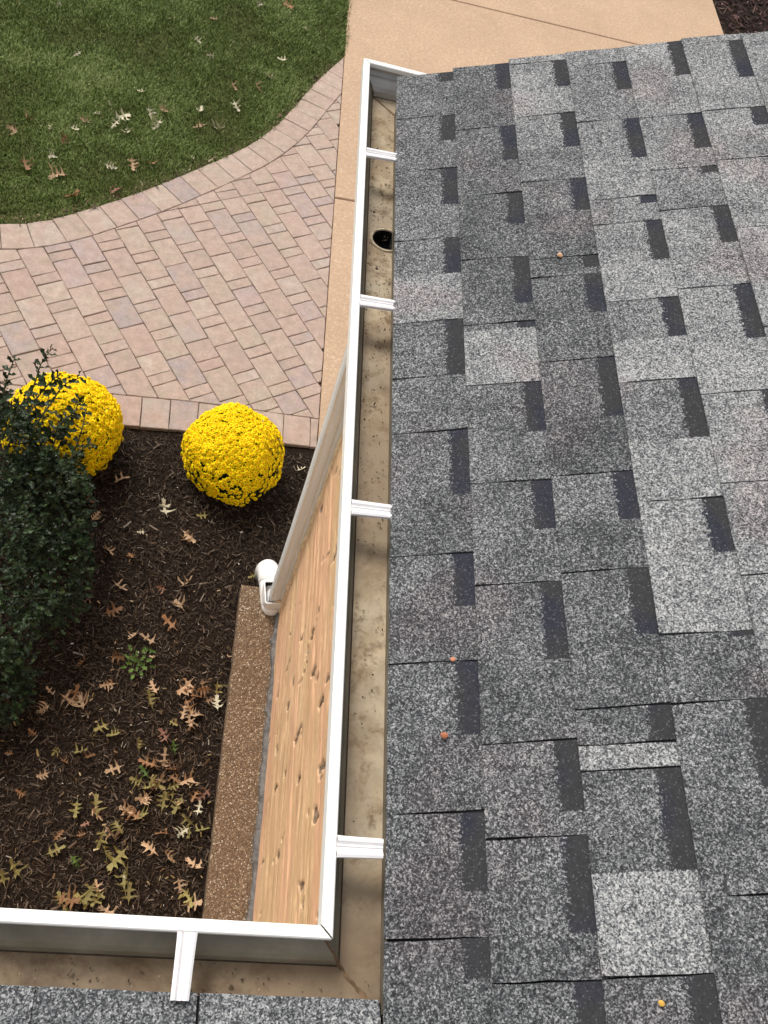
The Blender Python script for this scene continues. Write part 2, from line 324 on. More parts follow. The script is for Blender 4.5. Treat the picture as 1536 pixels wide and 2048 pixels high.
LEAVES= [(-0.027, 1.814, 0.062, 'T', 'bed'), (-0.108, 1.874, 0.031, 'R', 'bed'), (0.001, 1.92, 0.052, 'T', 'bed'), (0.294, 2.0, 0.038, 'O', 'bed'), (-0.054, 1.712, 0.061, 'B', 'bed'), (-0.192, 1.627, 0.049, 'T', 'bed'), (-0.13, 1.618, 0.059, 'T', 'bed'), (-0.243, 1.522, 0.048, 'B', 'bed'), (-0.099, 1.54, 0.029, 'T', 'bed'), (-0.26, 1.398, 0.047, 'T', 'bed'), (-0.38, 1.479, 0.042, 'B', 'bed'), (-0.08, 1.351, 0.059, 'O', 'bed'), (0.129, 1.437, 0.045, 'T', 'bed'), (0.106, 1.387, 0.049, 'B', 'bed'), (0.191, 1.423, 0.06, 'O', 'bed'), (0.198, 1.366, 0.054, 'P', 'bed'), (0.12, 1.311, 0.058, 'T', 'bed'), (0.102, 1.263, 0.034, 'T', 'bed'), (0.03, 1.261, 0.029, 'O', 'bed'), (-0.255, 1.212, 0.046, 'O', 'bed'), (-0.195, 1.188, 0.055, 'O', 'bed'), (-0.284, 1.17, 0.036, 'O', 'bed'), (-0.097, 1.159, 0.042, 'O', 'bed'), (-0.001, 1.208, 0.047, 'R', 'bed'), (0.044, 1.163, 0.038, 'G', 'bed'), (-0.408, 1.105, 0.035, 'O', 'bed'), (-0.279, 1.094, 0.036, 'B', 'bed'), (-0.368, 1.062, 0.035, 'B', 'bed'), (-0.176, 1.051, 0.05, 'T', 'bed'), (-0.439, 1.0, 0.039, 'T', 'bed'), (-0.057, 1.052, 0.041, 'G', 'bed'), (0.016, 1.092, 0.042, 'T', 'bed'), (0.052, 1.071, 0.047, 'B', 'bed'), (0.009, 1.015, 0.055, 'T', 'bed'), (0.118, 1.03, 0.056, 'T', 'bed'), (0.037, 0.943, 0.055, 'O', 'bed'), (0.095, 0.93, 0.055, 'O', 'bed'), (-0.044, 0.941, 0.05, 'T', 'bed'), (0.191, 0.979, 0.047, 'R', 'bed'), (0.178, 0.927, 0.042, 'P', 'bed'), (-0.218, 0.905, 0.061, 'O', 'bed'), (-0.1, 0.896, 0.036, 'B', 'bed'), (0.127, 0.828, 0.041, 'P', 'bed'), (0.198, 0.842, 0.046, 'O', 'bed'), (0.139, 0.874, 0.046, 'O', 'bed'), (-0.244, 0.832, 0.026, 'R', 'bed'), (-0.148, 0.808, 0.044, 'T', 'bed'), (-0.249, 0.792, 0.026, 'B', 'bed'), (0.011, 0.758, 0.055, 'T', 'bed'), (0.081, 0.733, 0.053, 'T', 'bed'), (-0.105, 0.712, 0.069, 'O', 'bed'), (-0.068, 0.647, 0.069, 'O', 'bed'), (-0.152, 0.734, 0.052, 'O', 'bed'), (-0.042, 0.598, 0.051, 'O', 'bed'), (-0.466, 0.655, 0.057, 'O', 'bed'), (-0.501, 0.628, 0.049, 'O', 'bed'), (-0.16, 0.608, 0.042, 'T', 'bed'), (0.14, 0.634, 0.04, 'T', 'bed'), (0.201, 0.571, 0.054, 'T', 'bed'), (-0.502, 0.927, 0.034, 'B', 'bed'), (-0.579, 1.075, 0.026, 'B', 'bed'), (-0.511, 1.167, 0.031, 'B', 'bed'), (-0.334, 0.782, 0.034, 'B', 'bed'), (0.218, 1.589, 0.029, 'T', 'bed'), (0.167, 1.378, 0.03, 'T', 'bed'), (0.066, 1.002, 0.046, 'O', 'bed'), (0.154, 0.971, 0.037, 'B', 'bed'), (-0.113, 1.57, 0.039, 'G', 'bed'), (-0.186, 1.529, 0.039, 'G', 'bed'), (-0.153, 1.511, 0.039, 'G', 'bed'), (-0.38, 2.422, 0.059, 'T', 'bed2'), (-0.158, 2.295, 0.065, 'P', 'bed2'), (-0.458, 2.197, 0.052, 'T', 'bed2'), (-0.694, 2.063, 0.074, 'G', 'bed2'), (-0.027, 2.135, 0.054, 'B', 'bed2'), (0.478, 2.64, 0.034, 'P', 'bed2'), (0.02, 2.279, 0.039, 'O', 'bed2'), (-0.5, 2.28, 0.036, 'B', 'bed2'), (-0.243, 2.144, 0.026, 'P', 'bed2'), (-0.265, 2.016, 0.031, 'B', 'bed2'), (-0.824, 5.094, 0.079, 'P', 'lawn'), (-0.771, 4.947, 0.064, 'P', 'lawn'), (-0.851, 5.0, 0.05, 'P', 'lawn'), (-0.665, 5.18, 0.067, 'P', 'lawn'), (-0.594, 5.245, 0.06, 'T', 'lawn'), (-0.606, 5.081, 0.071, 'P', 'lawn'), (-1.029, 4.979, 0.056, 'T', 'lawn'), (-1.388, 4.749, 0.078, 'T', 'lawn'), (-1.335, 4.873, 0.047, 'B', 'lawn'), (-1.108, 4.752, 0.051, 'B', 'lawn'), (-0.961, 5.065, 0.042, 'P', 'lawn'), (-0.919, 5.186, 0.038, 'P', 'lawn'), (-0.36, 5.336, 0.062, 'P', 'lawn'), (-0.347, 5.167, 0.064, 'T', 'lawn'), (-0.237, 5.184, 0.077, 'P', 'lawn'), (-0.145, 5.459, 0.064, 'P', 'lawn'), (0.039, 5.869, 0.068, 'P', 'lawn'), (-0.182, 5.668, 0.049, 'T', 'lawn'), (-0.029, 5.725, 0.05, 'T', 'lawn'), (-0.374, 5.959, 0.043, 'P', 'lawn'), (0.11, 6.112, 0.049, 'P', 'lawn'), (-0.479, 6.099, 0.042, 'P', 'lawn'), (-0.401, 6.402, 0.044, 'T', 'lawn'), (-0.672, 6.275, 0.047, 'T', 'lawn'), (-0.69, 4.667, 0.062, 'T', 'lawn'), (-0.81, 4.603, 0.054, 'P', 'lawn'), (-1.135, 4.587, 0.046, 'P', 'lawn'), (-1.071, 4.436, 0.091, 'T', 'lawn'), (-1.258, 4.457, 0.076, 'B', 'lawn'), (-0.749, 4.408, 0.06, 'R', 'lawn'), (-0.58, 4.717, 0.054, 'B', 'lawn'), (-0.951, 4.289, 0.077, 'B', 'lawn'), (-1.193, 5.616, 0.044, 'P', 'lawn'), (-0.104, 6.731, 0.041, 'P', 'lawn'), (0.1, 6.812, 0.086, 'B', 'lawn'), (-0.755, 5.382, 0.033, 'P', 'lawn'), (-1.064, 4.872, 0.038, 'P', 'lawn'), (-1.411, 6.117, 0.034, 'P', 'lawn'), (0.257, 6.577, 0.038, 'P', 'lawn'), (-1.201, 4.843, 0.034, 'P', 'lawn'), (-0.357, 4.847, 0.029, 'P', 'lawn')]
CHIPS= [(1.363, 1.389), (1.769, 0.428), (1.258, 1.047), (1.228, 0.957), (1.346, 0.825), (1.366, 0.497), (1.088, 1.133), (1.039, 1.213), (0.969, 1.378), (1.33, 0.277), (1.168, 0.596), (0.927, 1.296), (0.968, 0.882), (1.068, 0.379), (0.906, 0.662), (0.798, 0.967), (0.721, 1.354), (0.906, 0.43), (0.609, 1.297), (1.73, 1.085), (1.188, 0.118), (1.225, 0.683), (0.676, 0.712), (0.693, 0.21), (0.455, 1.156), (0.636, 0.638)]

# ============================================================ THE SETTING
# distant ground, a sheet to the horizon
g = link('ground', mesh('ground', [(-400, -400, -.09), (400, -400, -.09), (400, 400, -.09), (-400, 400, -.09)], [(0, 1, 2, 3)], GROUNDM)); tag(g, kind='structure')

# --- lawn edge curve and the two paver borders (metres on the ground)
K = 1.6 / 1.45
OUT = [(-4.2, 2.55), (-3.2, 2.95), (-2.3, 3.33), (-1.75, 3.46), (-1.164, 3.585), (-1.006, 3.636), (-0.908, 3.714), (-0.733, 3.868), (-0.528, 4.057), (-0.272, 4.337), (-0.019, 4.633), (0.137, 4.908), (0.241, 5.178), (0.352, 5.465), (0.505, 5.773), (0.62, 6.05)]
OUT = smooth_pts(spline([(x * K, y * K) for x, y in OUT], .05), 12)
def offset_curve(C, d):
    o = []
    for i, p in enumerate(C):
        t = (C[min(i + 1, len(C) - 1)] - C[max(i - 1, 0)]).normalized()
        o.append(p + Vector((t.y, -t.x)) * d)
    return o
INN = offset_curve(OUT, .196)
CX = .555                      # left edge of the concrete
BOT_T = smooth_pts(spline([(-3.2 * K, 2.30 * K), (-2 * K, 2.46 * K), (-1.2 * K, 2.57 * K), (-.403 * K, 2.654 * K), (-.02 * K, 2.686 * K), (.335 * K, 2.700 * K), (.64 * K, 2.712 * K)], .05), 6)
BOT_B = offset_curve(BOT_T, .19)

path = empty('paved_path'); tag(path, kind='structure')
_e = [(p.x, p.y + .012, -.016) for p in BOT_B if p.x < CX]
link('joint_sand', mesh('joint_sand', _e + [(CX, 2.94, -.016), (CX, 6.6, -.016), (_e[0][0], 4.4, -.016)], [tuple(range(len(_e) + 3))], SAND), path)
npv = [0]; pav_stuff = MB()
def paver(poly, gap=.0014, cham=.0031):
    poly = shrink(poly, gap)
    if len(poly) < 3 or abs(area(poly)) < .00035: return
    q = []
    for p in poly:
        if not q or math.hypot(p[0] - q[-1][0], p[1] - q[-1][1]) > .003: q.append(p)
    if len(q) > 2 and math.hypot(q[0][0] - q[-1][0], q[0][1] - q[-1][1]) < .003: q.pop()
    if len(q) < 3: return
    cx = sum(p[0] for p in q) / len(q); cy = sum(p[1] for p in q) / len(q)
    q2 = []
    for i in range(len(q)):      # worn, slightly wavy edges
        a_, b_ = q[i], q[(i + 1) % len(q)]; L = math.hypot(b_[0] - a_[0], b_[1] - a_[1]); m_ = 3 if L > .1 else 2 if L > .05 else 1
        for t in range(m_):
            w_ = .0012 if t else .0018
            q2.append((a_[0] + (b_[0] - a_[0]) * t / m_ - cx + random.uniform(-w_, w_), a_[1] + (b_[1] - a_[1]) * t / m_ - cy + random.uniform(-w_, w_)))
    q = q2
    vs, fs = prism(q, -.045, random.uniform(-.0015, .0015), cham)
    tx, ty = random.gauss(0, .006), random.gauss(0, .006)
    if npv[0] < 300 and -1.62 < cx:
        npv[0] += 1
        link('paving_stone', mesh('paving_stone', vs, fs, PAVER), path, (cx, cy, 0), (tx, ty, 0))
    else:
        pav_stuff.add([(v[0] + cx, v[1] + cy, v[2]) for v in vs], fs)
# border stones along the lawn
def border(A, B, w):
    # arc-length stepping along both curves
    s = 0; last = 0; i = 0; cut = [0]
    for i in range(1, len(A)):
        s += (A[i] - A[i - 1]).length
        if s >= w: cut.append(i); s = 0
    return cut
def sub(A, n): # resample densely
    return spline([(p.x, p.y) for p in A], .01)
OUTd = sub(OUT, 0); INNd = offset_curve(OUTd, .196)
cut = border(OUTd, INNd, .137)
for a_, b_ in zip(cut[:-1], cut[1:]):
    m = (a_ + b_) // 2
    poly = [tuple(INNd[a_]), tuple(INNd[m]), tuple(INNd[b_]), tuple(OUTd[b_]), tuple(OUTd[m]), tuple(OUTd[a_])]
    poly = clip(poly, (CX - .003, 0), (1, 0))
    if len(poly) > 2: paver(poly)
BTd = sub(BOT_T, 0); BBd = offset_curve(BTd, .19)
cut = border(BTd, BBd, .139)
for a_, b_ in zip(cut[:-1], cut[1:]):
    poly = [tuple(BBd[a_]), tuple(BBd[b_]), tuple(BTd[b_]), tuple(BTd[a_])]
    poly = clip(poly, (CX - .003, 0), (1, 0))
    if len(poly) > 2: paver(poly)
# field of three stone sizes in continuous slanting rows
UA = RAD(-57); UV = Vector((math.cos(UA), math.sin(UA))); VV = Vector((-UV.y, UV.x))
UN = .06919; CWD = .13959; V0 = .9512
def near(C, p):
    best = min(range(len(C)), key=lambda i: (C[i] - p).length_squared)
    i = max(1, min(len(C) - 2, best)); t = (C[i + 1] - C[i - 1]).normalized(); return C[i], t
field = []
for k in range(-26, 22):
    if k % 2 == 0: t = -54 - 19 * 3; cyc = [1, 3, 3, 1, 2, 1, 2, 3, 1, 2]
    else: t = -55 - 16 * 3; cyc = [3, 1, 2, 1, 3, 3, 2, 1]
    i = 0
    while t < 30:
        L = cyc[i % len(cyc)]; i += 1
        if i % 53 == 0: L = 2
        v0 = V0 + k * CWD; v1 = v0 + CWD
        poly = [UV * (a_ * UN) + VV * b_ for a_, b_ in ((t, v0), (t + L, v0), (t + L, v1), (t, v1))]
        t += L
        c = (poly[0] + poly[2]) / 2
        if c.x < -4.2 or c.x > CX + .2 or c.y > 6.5 or c.y < 2.3: continue
        poly = [tuple(p) for p in poly]
        if area(poly) < 0: poly.reverse()
        poly = clip(poly, (CX - .003, 0), (1, 0))
        if len(poly) < 3: continue
        p, tt = near(INN, c); poly = clip(poly, tuple(p), (-tt.y, tt.x))
        if len(poly) < 3: continue
        p, tt = near(BOT_T, c); poly = clip(poly, tuple(p), (tt.y, -tt.x))
        if len(poly) >= 3: field.append(poly)
field.sort(key=lambda q: -min(1.0, 1 if q[0][0] > -1.35 else 0) * 10 - abs(area(q)))
for q in field: paver(q)
if pav_stuff.v:
    o = pav_stuff.build('small_paving_stones', PAVER, path); tag(o, kind='stuff')

# --- concrete drive in slabs
drive = empty('driveway'); tag(drive, kind='structure')
CR = 4.067
ys = [-.9, 2.06, 4.785, 7.50, 10.4, 13.3, 16.2, 19.1]
for j in range(len(ys) - 1):
    s_ = .058
    def yy(y, x): return y + s_ * (x - CX)
    x0 = .56 if j == 0 else CX
    poly = [(x0, yy(ys[j], x0) + .005), (CR, yy(ys[j], CR) + .005), (CR, yy(ys[j + 1], CR) - .005), (x0, yy(ys[j + 1], x0) - .005)]
    if j == 0: poly[0] = (x0, 1.81); poly[1] = (CR, 1.81)
    vs, fs = prism(poly, -.1, .001, .006)
    link('concrete_slab', mesh('concrete_slab', vs, fs, CONC), drive)
link('joint_filler', mesh('joint_filler', [(CX + .002, 1.5, -.014), (CR, 1.5, -.014), (CR, 13.3, -.014), (CX + .002, 13.3, -.014)], [(0, 1, 2, 3)], SAND), drive)

# --- planting bed
def relief(x, y): return noise.noise(Vector((x * 3, y * 3, 1))) * .014 + noise.noise(Vector((x * 14, y * 14, 4))) * .007
vs = []; fs = []; nx, ny = 110, 100
def bed_y(x): return min(BOT_B, key=lambda q: abs(q.x - x)).y
for j in range(ny + 1):
    for i in range(nx + 1):
        x = -3.6 + i * 4.16 / nx; yt = bed_y(x)
        y = -1.0 + j * (yt + 1.0 + .03) / ny
        vs.append((x, y, -.02 + relief(x, y) ))
for j in range(ny):
    for i in range(nx):
        a_ = j * (nx + 1) + i; fs.append((a_, a_ + 1, a_ + nx + 2, a_ + nx + 1))
tag(link('planting_bed_soil', mesh('planting_bed_soil', vs, fs, MBASE, True)), kind='structure')
def slivers(name, N, region, smin, smax, mat, seed, flat=.5, thin=.28):
    R = random.Random(seed); vs = []; fs = []; sh = []
    while len(fs) < N * 3:
        p = region(R)
        if p is None: continue
        x, y, z = p
        L = R.uniform(smin, smax) * (1 + (R.random() < .06) * .9); w = L * R.uniform(.08, thin); h = w * .5
        az = R.uniform(0, 6.283); el = R.gauss(0, flat * .5)
        ux, uy, uz = math.cos(az) * math.cos(el), math.sin(az) * math.cos(el), math.sin(el)
        px, py = -math.sin(az), math.cos(az); rl = R.gauss(0, .5); pz = math.sin(rl); px *= math.cos(rl); py *= math.cos(rl)
        z += abs(uz) * L * .45 + R.random() * .010
        b = len(vs)
        k = R.uniform(.5, 1)
        vs += [(x - ux * L / 2 - px * w / 2, y - uy * L / 2 - py * w / 2, z - uz * L / 2 - pz * w / 2), (x - ux * L / 2 + px * w / 2, y - uy * L / 2 + py * w / 2, z - uz * L / 2 + pz * w / 2),
               (x + ux * L / 2 + px * w * k / 2, y + uy * L / 2 + py * w * k / 2, z + uz * L / 2 + pz * w * k / 2), (x + ux * L / 2 - px * w * k / 2, y + uy * L / 2 - py * w * k / 2, z + uz * L / 2 - pz * w * k / 2),
               (x, y, z - h - .003), (x + ux * .1 * L, y + uy * .1 * L, z + h * .5)]
        fs += [(b, b + 5, b + 1), (b + 1, b + 5, b + 2), (b + 2, b + 5, b + 3), (b + 3, b + 5, b), (b, b + 1, b + 4), (b + 2, b + 3, b + 4)]
        s_ = R.random() ** 1.35; sh += [s_] * 6
        if len(fs) > N * 6: break
    me = mesh(name, vs, fs, mat)
    at = me.attributes.new('shade', 'FLOAT', 'POINT'); at.data.foreach_set('value', sh)
    return link(name, me)
def reg_bed(R):
    if R.random() < .8: x = R.uniform(-1.25, .53); y = R.uniform(.1, 2.75)
    else: x = R.uniform(-3.4, .53); y = R.uniform(-.9, 2.7)
    if y > bed_cache[int((x + 4) * 20)] - .012: return None
    if x > .235 and y < 1.93: return None
    if x > .43 and y < 1.80: return None
    return x, y, -.018 + relief(x, y)
bed_cache = [bed_y(i / 20 - 4) for i in range(0, 100)]
tag(slivers('bark_mulch', 105000, reg_bed, .006, .027, MCHIP, 3, .9, .2), kind='stuff')

# --- lawn
LP = [tuple(p) for p in OUT if p.x < .59] + [(.59, 6.6), (.59, 14), (-6, 14), (-6, 2)]
bm = bmesh.new(); f_ = bm.faces.new([bm.verts.new((p[0], p[1], -.012)) for p in LP]); bmesh.ops.triangulate(bm, faces=[f_])
me = bpy.data.meshes.new('lawn_soil'); bm.to_mesh(me); bm.free(); me.materials.append(LAWN)
tag(link('lawn_soil', me), kind='structure')
lawn_edge = {}
for p in OUTd: lawn_edge.setdefault(int((p.x + 6) * 50), p.y)
def lawn_min(x):
    i = int((x + 6) * 50)
    for d in range(0, 6):
        if i + d in lawn_edge: return lawn_edge[i + d]
        if i - d in lawn_edge: return lawn_edge[i - d]
    return 2.9 if x < 0 else 6.3
def in_lawn(x, y): return x < .575 and y > lawn_min(x) + .008
def grass(N, seed):
    R = random.Random(seed); vs = []; fs = []; sh = []; n = 0
    while n < N:
        if R.random() < .88: x = R.uniform(-2.0, .585); y = R.uniform(3.9, 8.2)
        else: x = R.uniform(-5, .58); y = R.uniform(3.2, 12)
        if not in_lawn(x, y): continue
        patch = noise.noise(Vector((x * 2.3, y * 2.3, 0))) + .5 * noise.noise(Vector((x * 9, y * 9, 3)))
        if R.random() > .78 + patch * .5: continue
        n += 1
        az = R.uniform(0, 6.283); h = R.uniform(.016, .042) * (1 + .4 * patch); w = R.uniform(.0013, .0028); ln = R.uniform(.2, 1.15)
        edge = (y - lawn_min(x)) < .1
        if edge: h *= .6
        dx, dy = math.cos(az), math.sin(az); qx, qy = -dy * w, dx * w
        hx, hy = dx * h * math.sin(ln * .5) * .5, dy * h * math.sin(ln * .5) * .5; hz = h * math.cos(ln * .5) * .5
        tx, ty = hx + dx * h * math.sin(ln) * .6, hy + dy * h * math.sin(ln) * .6; tz = hz + h * max(.05, math.cos(ln)) * .5
        b = len(vs); z = -.014
        vs += [(x - qx, y - qy, z), (x + qx, y + qy, z), (x + hx + qx * .8, y + hy + qy * .8, z + hz), (x + hx - qx * .8, y + hy - qy * .8, z + hz), (x + tx, y + ty, z + tz)]
        fs += [(b, b + 1, b + 2, b + 3), (b + 3, b + 2, b + 4)]
        s_ = min(.9, max(0, .45 + patch * .55 + R.gauss(0, .2)))
        if R.random() < (.10 if edge else .03): s_ = R.uniform(.86, 1)
        sh += [s_] * 5
    me = mesh('grass', vs, fs, GRASS); me.attributes.new('shade', 'FLOAT', 'POINT').data.foreach_set('value', sh)
    return link('grass', me)
tag(grass(230000, 5), kind='stuff')

# far mulch bed right of the drive
tag(link('planting_bed_soil', mesh('far_bed', [(CR, 1, -.02), (6.2, 1, -.02), (6.2, 14, -.02), (CR, 14, -.02)], [(0, 1, 2, 3)], MBASE)), kind='structure')
def reg_far(R): return R.uniform(CR + .02, 5.4), R.uniform(7.2, 9.8), -.018
tag(slivers('bark_mulch', 5000, reg_far, .03, .08, m_shade('reddish_bark', [(0, (.02, .011, .01)), (.6, (.075, .04, .035)), (1, (.2, .12, .1))], .8, .2), 9), kind='stuff')

# ============================================================ BUILDING
WX = .4265
house = empty('house_wall', (WX, 0, 0)); tag(house, 'weathered tan wood wall with chipped and splintered face below the long white gutter', 'wall')
# wood face: height field with grain grooves and chips
random.seed(11)
CH = [(y, z, random.uniform(.010, .022), random.uniform(.028, .06), random.uniform(-.5, .5)) for y, z in CHIPS]
CH += [(1.285 - .016 * i, 1.16 - .034 * i, .0085 + .003 * (i % 2), .030, .6) for i in range(9)]
for i in range(45): CH.append((random.uniform(-.4, 1.75), random.uniform(.1, 2.0), random.uniform(.003, .010), random.uniform(.008, .03), random.uniform(-.6, .6)))
Y0, Y1, Z0, Z1 = -.6, 1.798, -.06, 2.03; ny, nz = 520, 190
chipf = [[0.0] * (ny + 1) for _ in range(nz + 1)]
for (cy, cz, ry, rz, sl_) in CH:
    for j in range(max(0, int((cz - rz * 1.9 - Z0) / (Z1 - Z0) * nz)), min(nz, int((cz + rz * 1.9 - Z0) / (Z1 - Z0) * nz) + 2)):
        for i in range(max(0, int((cy - .1 - Y0) / (Y1 - Y0) * ny)), min(ny, int((cy + .1 - Y0) / (Y1 - Y0) * ny) + 2)):
            y = Y0 + (Y1 - Y0) * i / ny; z = Z0 + (Z1 - Z0) * j / nz
            dz = (z - cz) / rz; dy = (y - cy - sl_ * (z - cz) * .35) / ry
            r = math.hypot(dy, dz) + .75 * noise.noise(Vector((y * 55, z * 24, cy * 9))) + .35 * noise.noise(Vector((y * 140, z * 60, cy)))
            m = max(0, min(1, (1.0 - r) * 3.2))
            if m > chipf[j][i]: chipf[j][i] = m
vs = []; fs = []; at = []
for j in range(nz + 1):
    z = Z0 + (Z1 - Z0) * j / nz
    for i in range(ny + 1):
        y = Y0 + (Y1 - Y0) * i / ny
        n1 = noise.noise(Vector((y * 1.3, z * 7, .3))); n2 = 1 - abs(noise.noise(Vector((y * .9, z * 15 + .5 * n1, 7.1)))) * 2
        n3 = noise.noise(Vector((y * 9, z * 40, 2)))
        d = .004 * n1 + .0015 * n3 - (.006 * max(0, n2 - .86) / .14)
        c = chipf[j][i]; d -= .011 * c
        vs.append((WX - .004 - d - WX, y, z)); at.append(c)
for j in range(nz):
    for i in range(ny):
        a_ = j * (ny + 1) + i; fs.append((a_, a_ + ny + 1, a_ + ny + 2, a_ + 1))
me = mesh('wood_face', vs, fs, WOOD, True); me.attributes.new('chip', 'FLOAT', 'POINT').data.foreach_set('value', at)
link('wood_face', me, house)
mb = MB(); mb.box(.012, .14, -.6, 1.785, -.1, 2.10); mb.build('wall_core', TRIMW, house)
mb = MB(); mb.box(.1402, 6.0, 1.65, 1.784, -.1, 2.10); mb.build('return_wall', TRIMW, house)
# torn pale strip up the wall corner
random.seed(21); mb = MB(); n = 90; rings = []
for i in range(n + 1):
    z = .10 + i * 1.93 / n
    w = .017 + .016 * abs(noise.noise(Vector((0, 0, z * 9)))) + .004 * random.random(); d = .008 + .011 * abs(noise.noise(Vector((3, 0, z * 14))))
    yb = 1.790 + .008 * noise.noise(Vector((1, 2, z * 7)))
    rings.append([(.012, yb - w, z), (-d, yb - w * .6, z), (-d * 1.1, yb + w * .5, z), (.012, yb + w * 1.3, z)])
for r in rings: mb.v += r
for i in range(n):
    for k in range(3): a_ = i * 4 + k; mb.f.append((a_, a_ + 4, a_ + 5, a_ + 1)); mb.m.append(0)
tag(mb.build('corner_strip', TORN, house), 'torn pale splintered strip up the wall corner')
# mortar bead at the foot
random.seed(4); mb = MB(); n = 320
for i in range(n + 1):
    y = -.6 + i * 2.385 / n
    w = .020 + .016 * noise.noise(Vector((y * 7, 0, 0))) + .007 * noise.noise(Vector((y * 28, 3, 0))) + .004 * noise.noise(Vector((y * 80, 3, 0)))
    w = max(.005, w); h = .078 + .006 * noise.noise(Vector((y * 20, 9, 0)))
    mb.v += [(-w - .004, y, .055), (-w, y, h - .004), (-w * .5, y, h), (.004, y, h + .008)]
for i in range(n):
    for k in range(3): a_ = i * 4 + k; mb.f.append((a_, a_ + 1, a_ + 5, a_ + 4)); mb.m.append(0)
tag(mb.build('mortar_bead', MORTAR, house), 'crumbling grey mortar bead along the foot of the wall')
# walls and fascia of the near wing
wing = empty('wing_wall', (0, 0, 0)); tag(wing, 'pale wall of the near wing under the lower white gutter', 'wall')
mb = MB(); mb.box(-2.6, .42, -.16, .085, -.1, 2.08); mb.build('wall_face', TRIMW, wing)

# concrete ledge of exposed aggregate
vs = []; fs = []; nx, ny = 14, 190
for j in range(ny + 1):
    for i in range(nx + 1):
        x = .241 + i * .185 / nx; y = -.6 + j * 2.517 / ny
        e_ = .004 * noise.noise(Vector((y * 12, 5, 0))) if i == 0 else 0
        vs.append((x + e_, y, .058 + .0025 * noise.noise(Vector((x * 60, y * 60, 0))) - (.004 if i == 0 or j == ny else 0)))
for j in range(ny):
    for i in range(nx):
        a_ = j * (nx + 1) + i; fs.append((a_, a_ + 1, a_ + nx + 2, a_ + nx + 1))
b = len(vs)
for j in range(ny + 1): x, y, z = vs[j * (nx + 1)]; vs.append((x - .003, y, -.08))
for j in range(ny): fs.append((j * (nx + 1), (j + 1) * (nx + 1), b + j + 1, b + j))
b2 = len(vs)
for i in range(nx + 1): x, y, z = vs[ny * (nx + 1) + i]; vs.append((x, y + .002, -.08))
for i in range(nx): a_ = ny * (nx + 1) + i; fs.append((a_, a_ + 1, b2 + i + 1, b2 + i))
led = link('concrete_ledge', mesh('concrete_ledge', vs, fs, AGG, False))
tag(led, 'brown exposed aggregate concrete ledge along the foot of the wood wall beside the mulch', 'ledge')

# ============================================================ ROOFS
PIT = RAD(21); SX, SZ = math.cos(PIT), math.sin(PIT); EX = .1745
RX = .4062
def shingle_tab(name, parent, course, yt, yb, band, ta, tb, R, frame, endpad=0.0):
    """one tab: yt = far end, yb = near end along the eave; frame maps (up, along, height) to the world"""
    L = yt - yb; g_ = .0017; ta = min(ta, .63); tb = min(tb, .63)
    n = max(2, int(L / .03)); us = [0, .0015, .045, .09, .13, EX - .002, EX + .02]
    lift = R.uniform(0, .0014); skew = R.gauss(0, .0022); tb_ = .0065 + lift
    vs = []; fs = []; up = []; al = []
    nu = len(us)
    e0 = [R.gauss(0, .0007) for _ in range(nu)]; e1 = [R.gauss(0, .0007) for _ in range(nu)]
    wav = R.uniform(0, 50)
    for j in range(n + 1):
        for k, u in enumerate(us):
            t = j / n
            y = yt - g_ - t * (L - 2 * g_) + (e0[k] if j == 0 else e1[k] if j == n else 0) + (.0075 + skew) * (u / EX - .5)
            h = tb_ * (1 - .8 * u / EX) + (.0 if k else -.0012)
            uu = u + (.0012 * noise.noise(Vector((y * 14, wav, 0))) + .0006 * noise.noise(Vector((y * 60, wav, 0))) if k < 2 else 0)
            h += .0008 * noise.noise(Vector((y * 7, u * 9, wav)))
            vs.append(frame(course * EX + uu, y, h)); up.append(u); al.append(t * L)
    for j in range(n):
        for k in range(nu - 1):
            a_ = j * nu + k; fs.append((a_, a_ + nu, a_ + nu + 1, a_ + 1))
    # butt edge and side edges
    b = len(vs)
    for j in range(n + 1):
        y = yt - g_ - (j / n) * (L - 2 * g_); vs.append(frame(course * EX + .001, y, -.0015)); up.append(0); al.append(-1)
    for j in range(n): fs.append((j * nu, b + j, b + j + 1, (j + 1) * nu))
    for j0 in (0, n):
        b = len(vs)
        for k, u in enumerate(us):
            y = vs[j0 * nu + k]; y = yt - g_ - (j0 / n) * (L - 2 * g_) + (e0[k] if j0 == 0 else e1[k]) + (.0075 + skew) * (u / EX - .5); vs.append(frame(course * EX + u, y, -.003)); up.append(u); al.append(j0 / n * L)
        for k in range(nu - 1):
            q = (j0 * nu + k, j0 * nu + k + 1, b + k + 1, b + k); fs.append(q if j0 == 0 else q[::-1])
    me = mesh(name, vs, fs, SHINGLE)
    N_ = len(vs)
    for nm, dat in (('up', up), ('along', al), ('band', [band] * N_), ('tone_a', [ta] * N_), ('tone_b', [tb] * N_)):
        me.attributes.new(nm, 'FLOAT', 'POINT').data.foreach_set('value', dat)
    return link(name, me, parent)
roof = empty('shingle_roof', (RX, 0, LZ)); tag(roof, 'large grey granulated shingle roof slope rising to the right of the long gutter', 'roof')
def fr_main(u, y, h): return (u * SX - h * SZ, y, u * SZ + h * SX + .001)
R = random.Random(2)
ENDY = {0: 2.668, 1: 2.684, 2: 2.702, 3: 2.707, 4: 2.708, 5: 2.717}
NC = 11
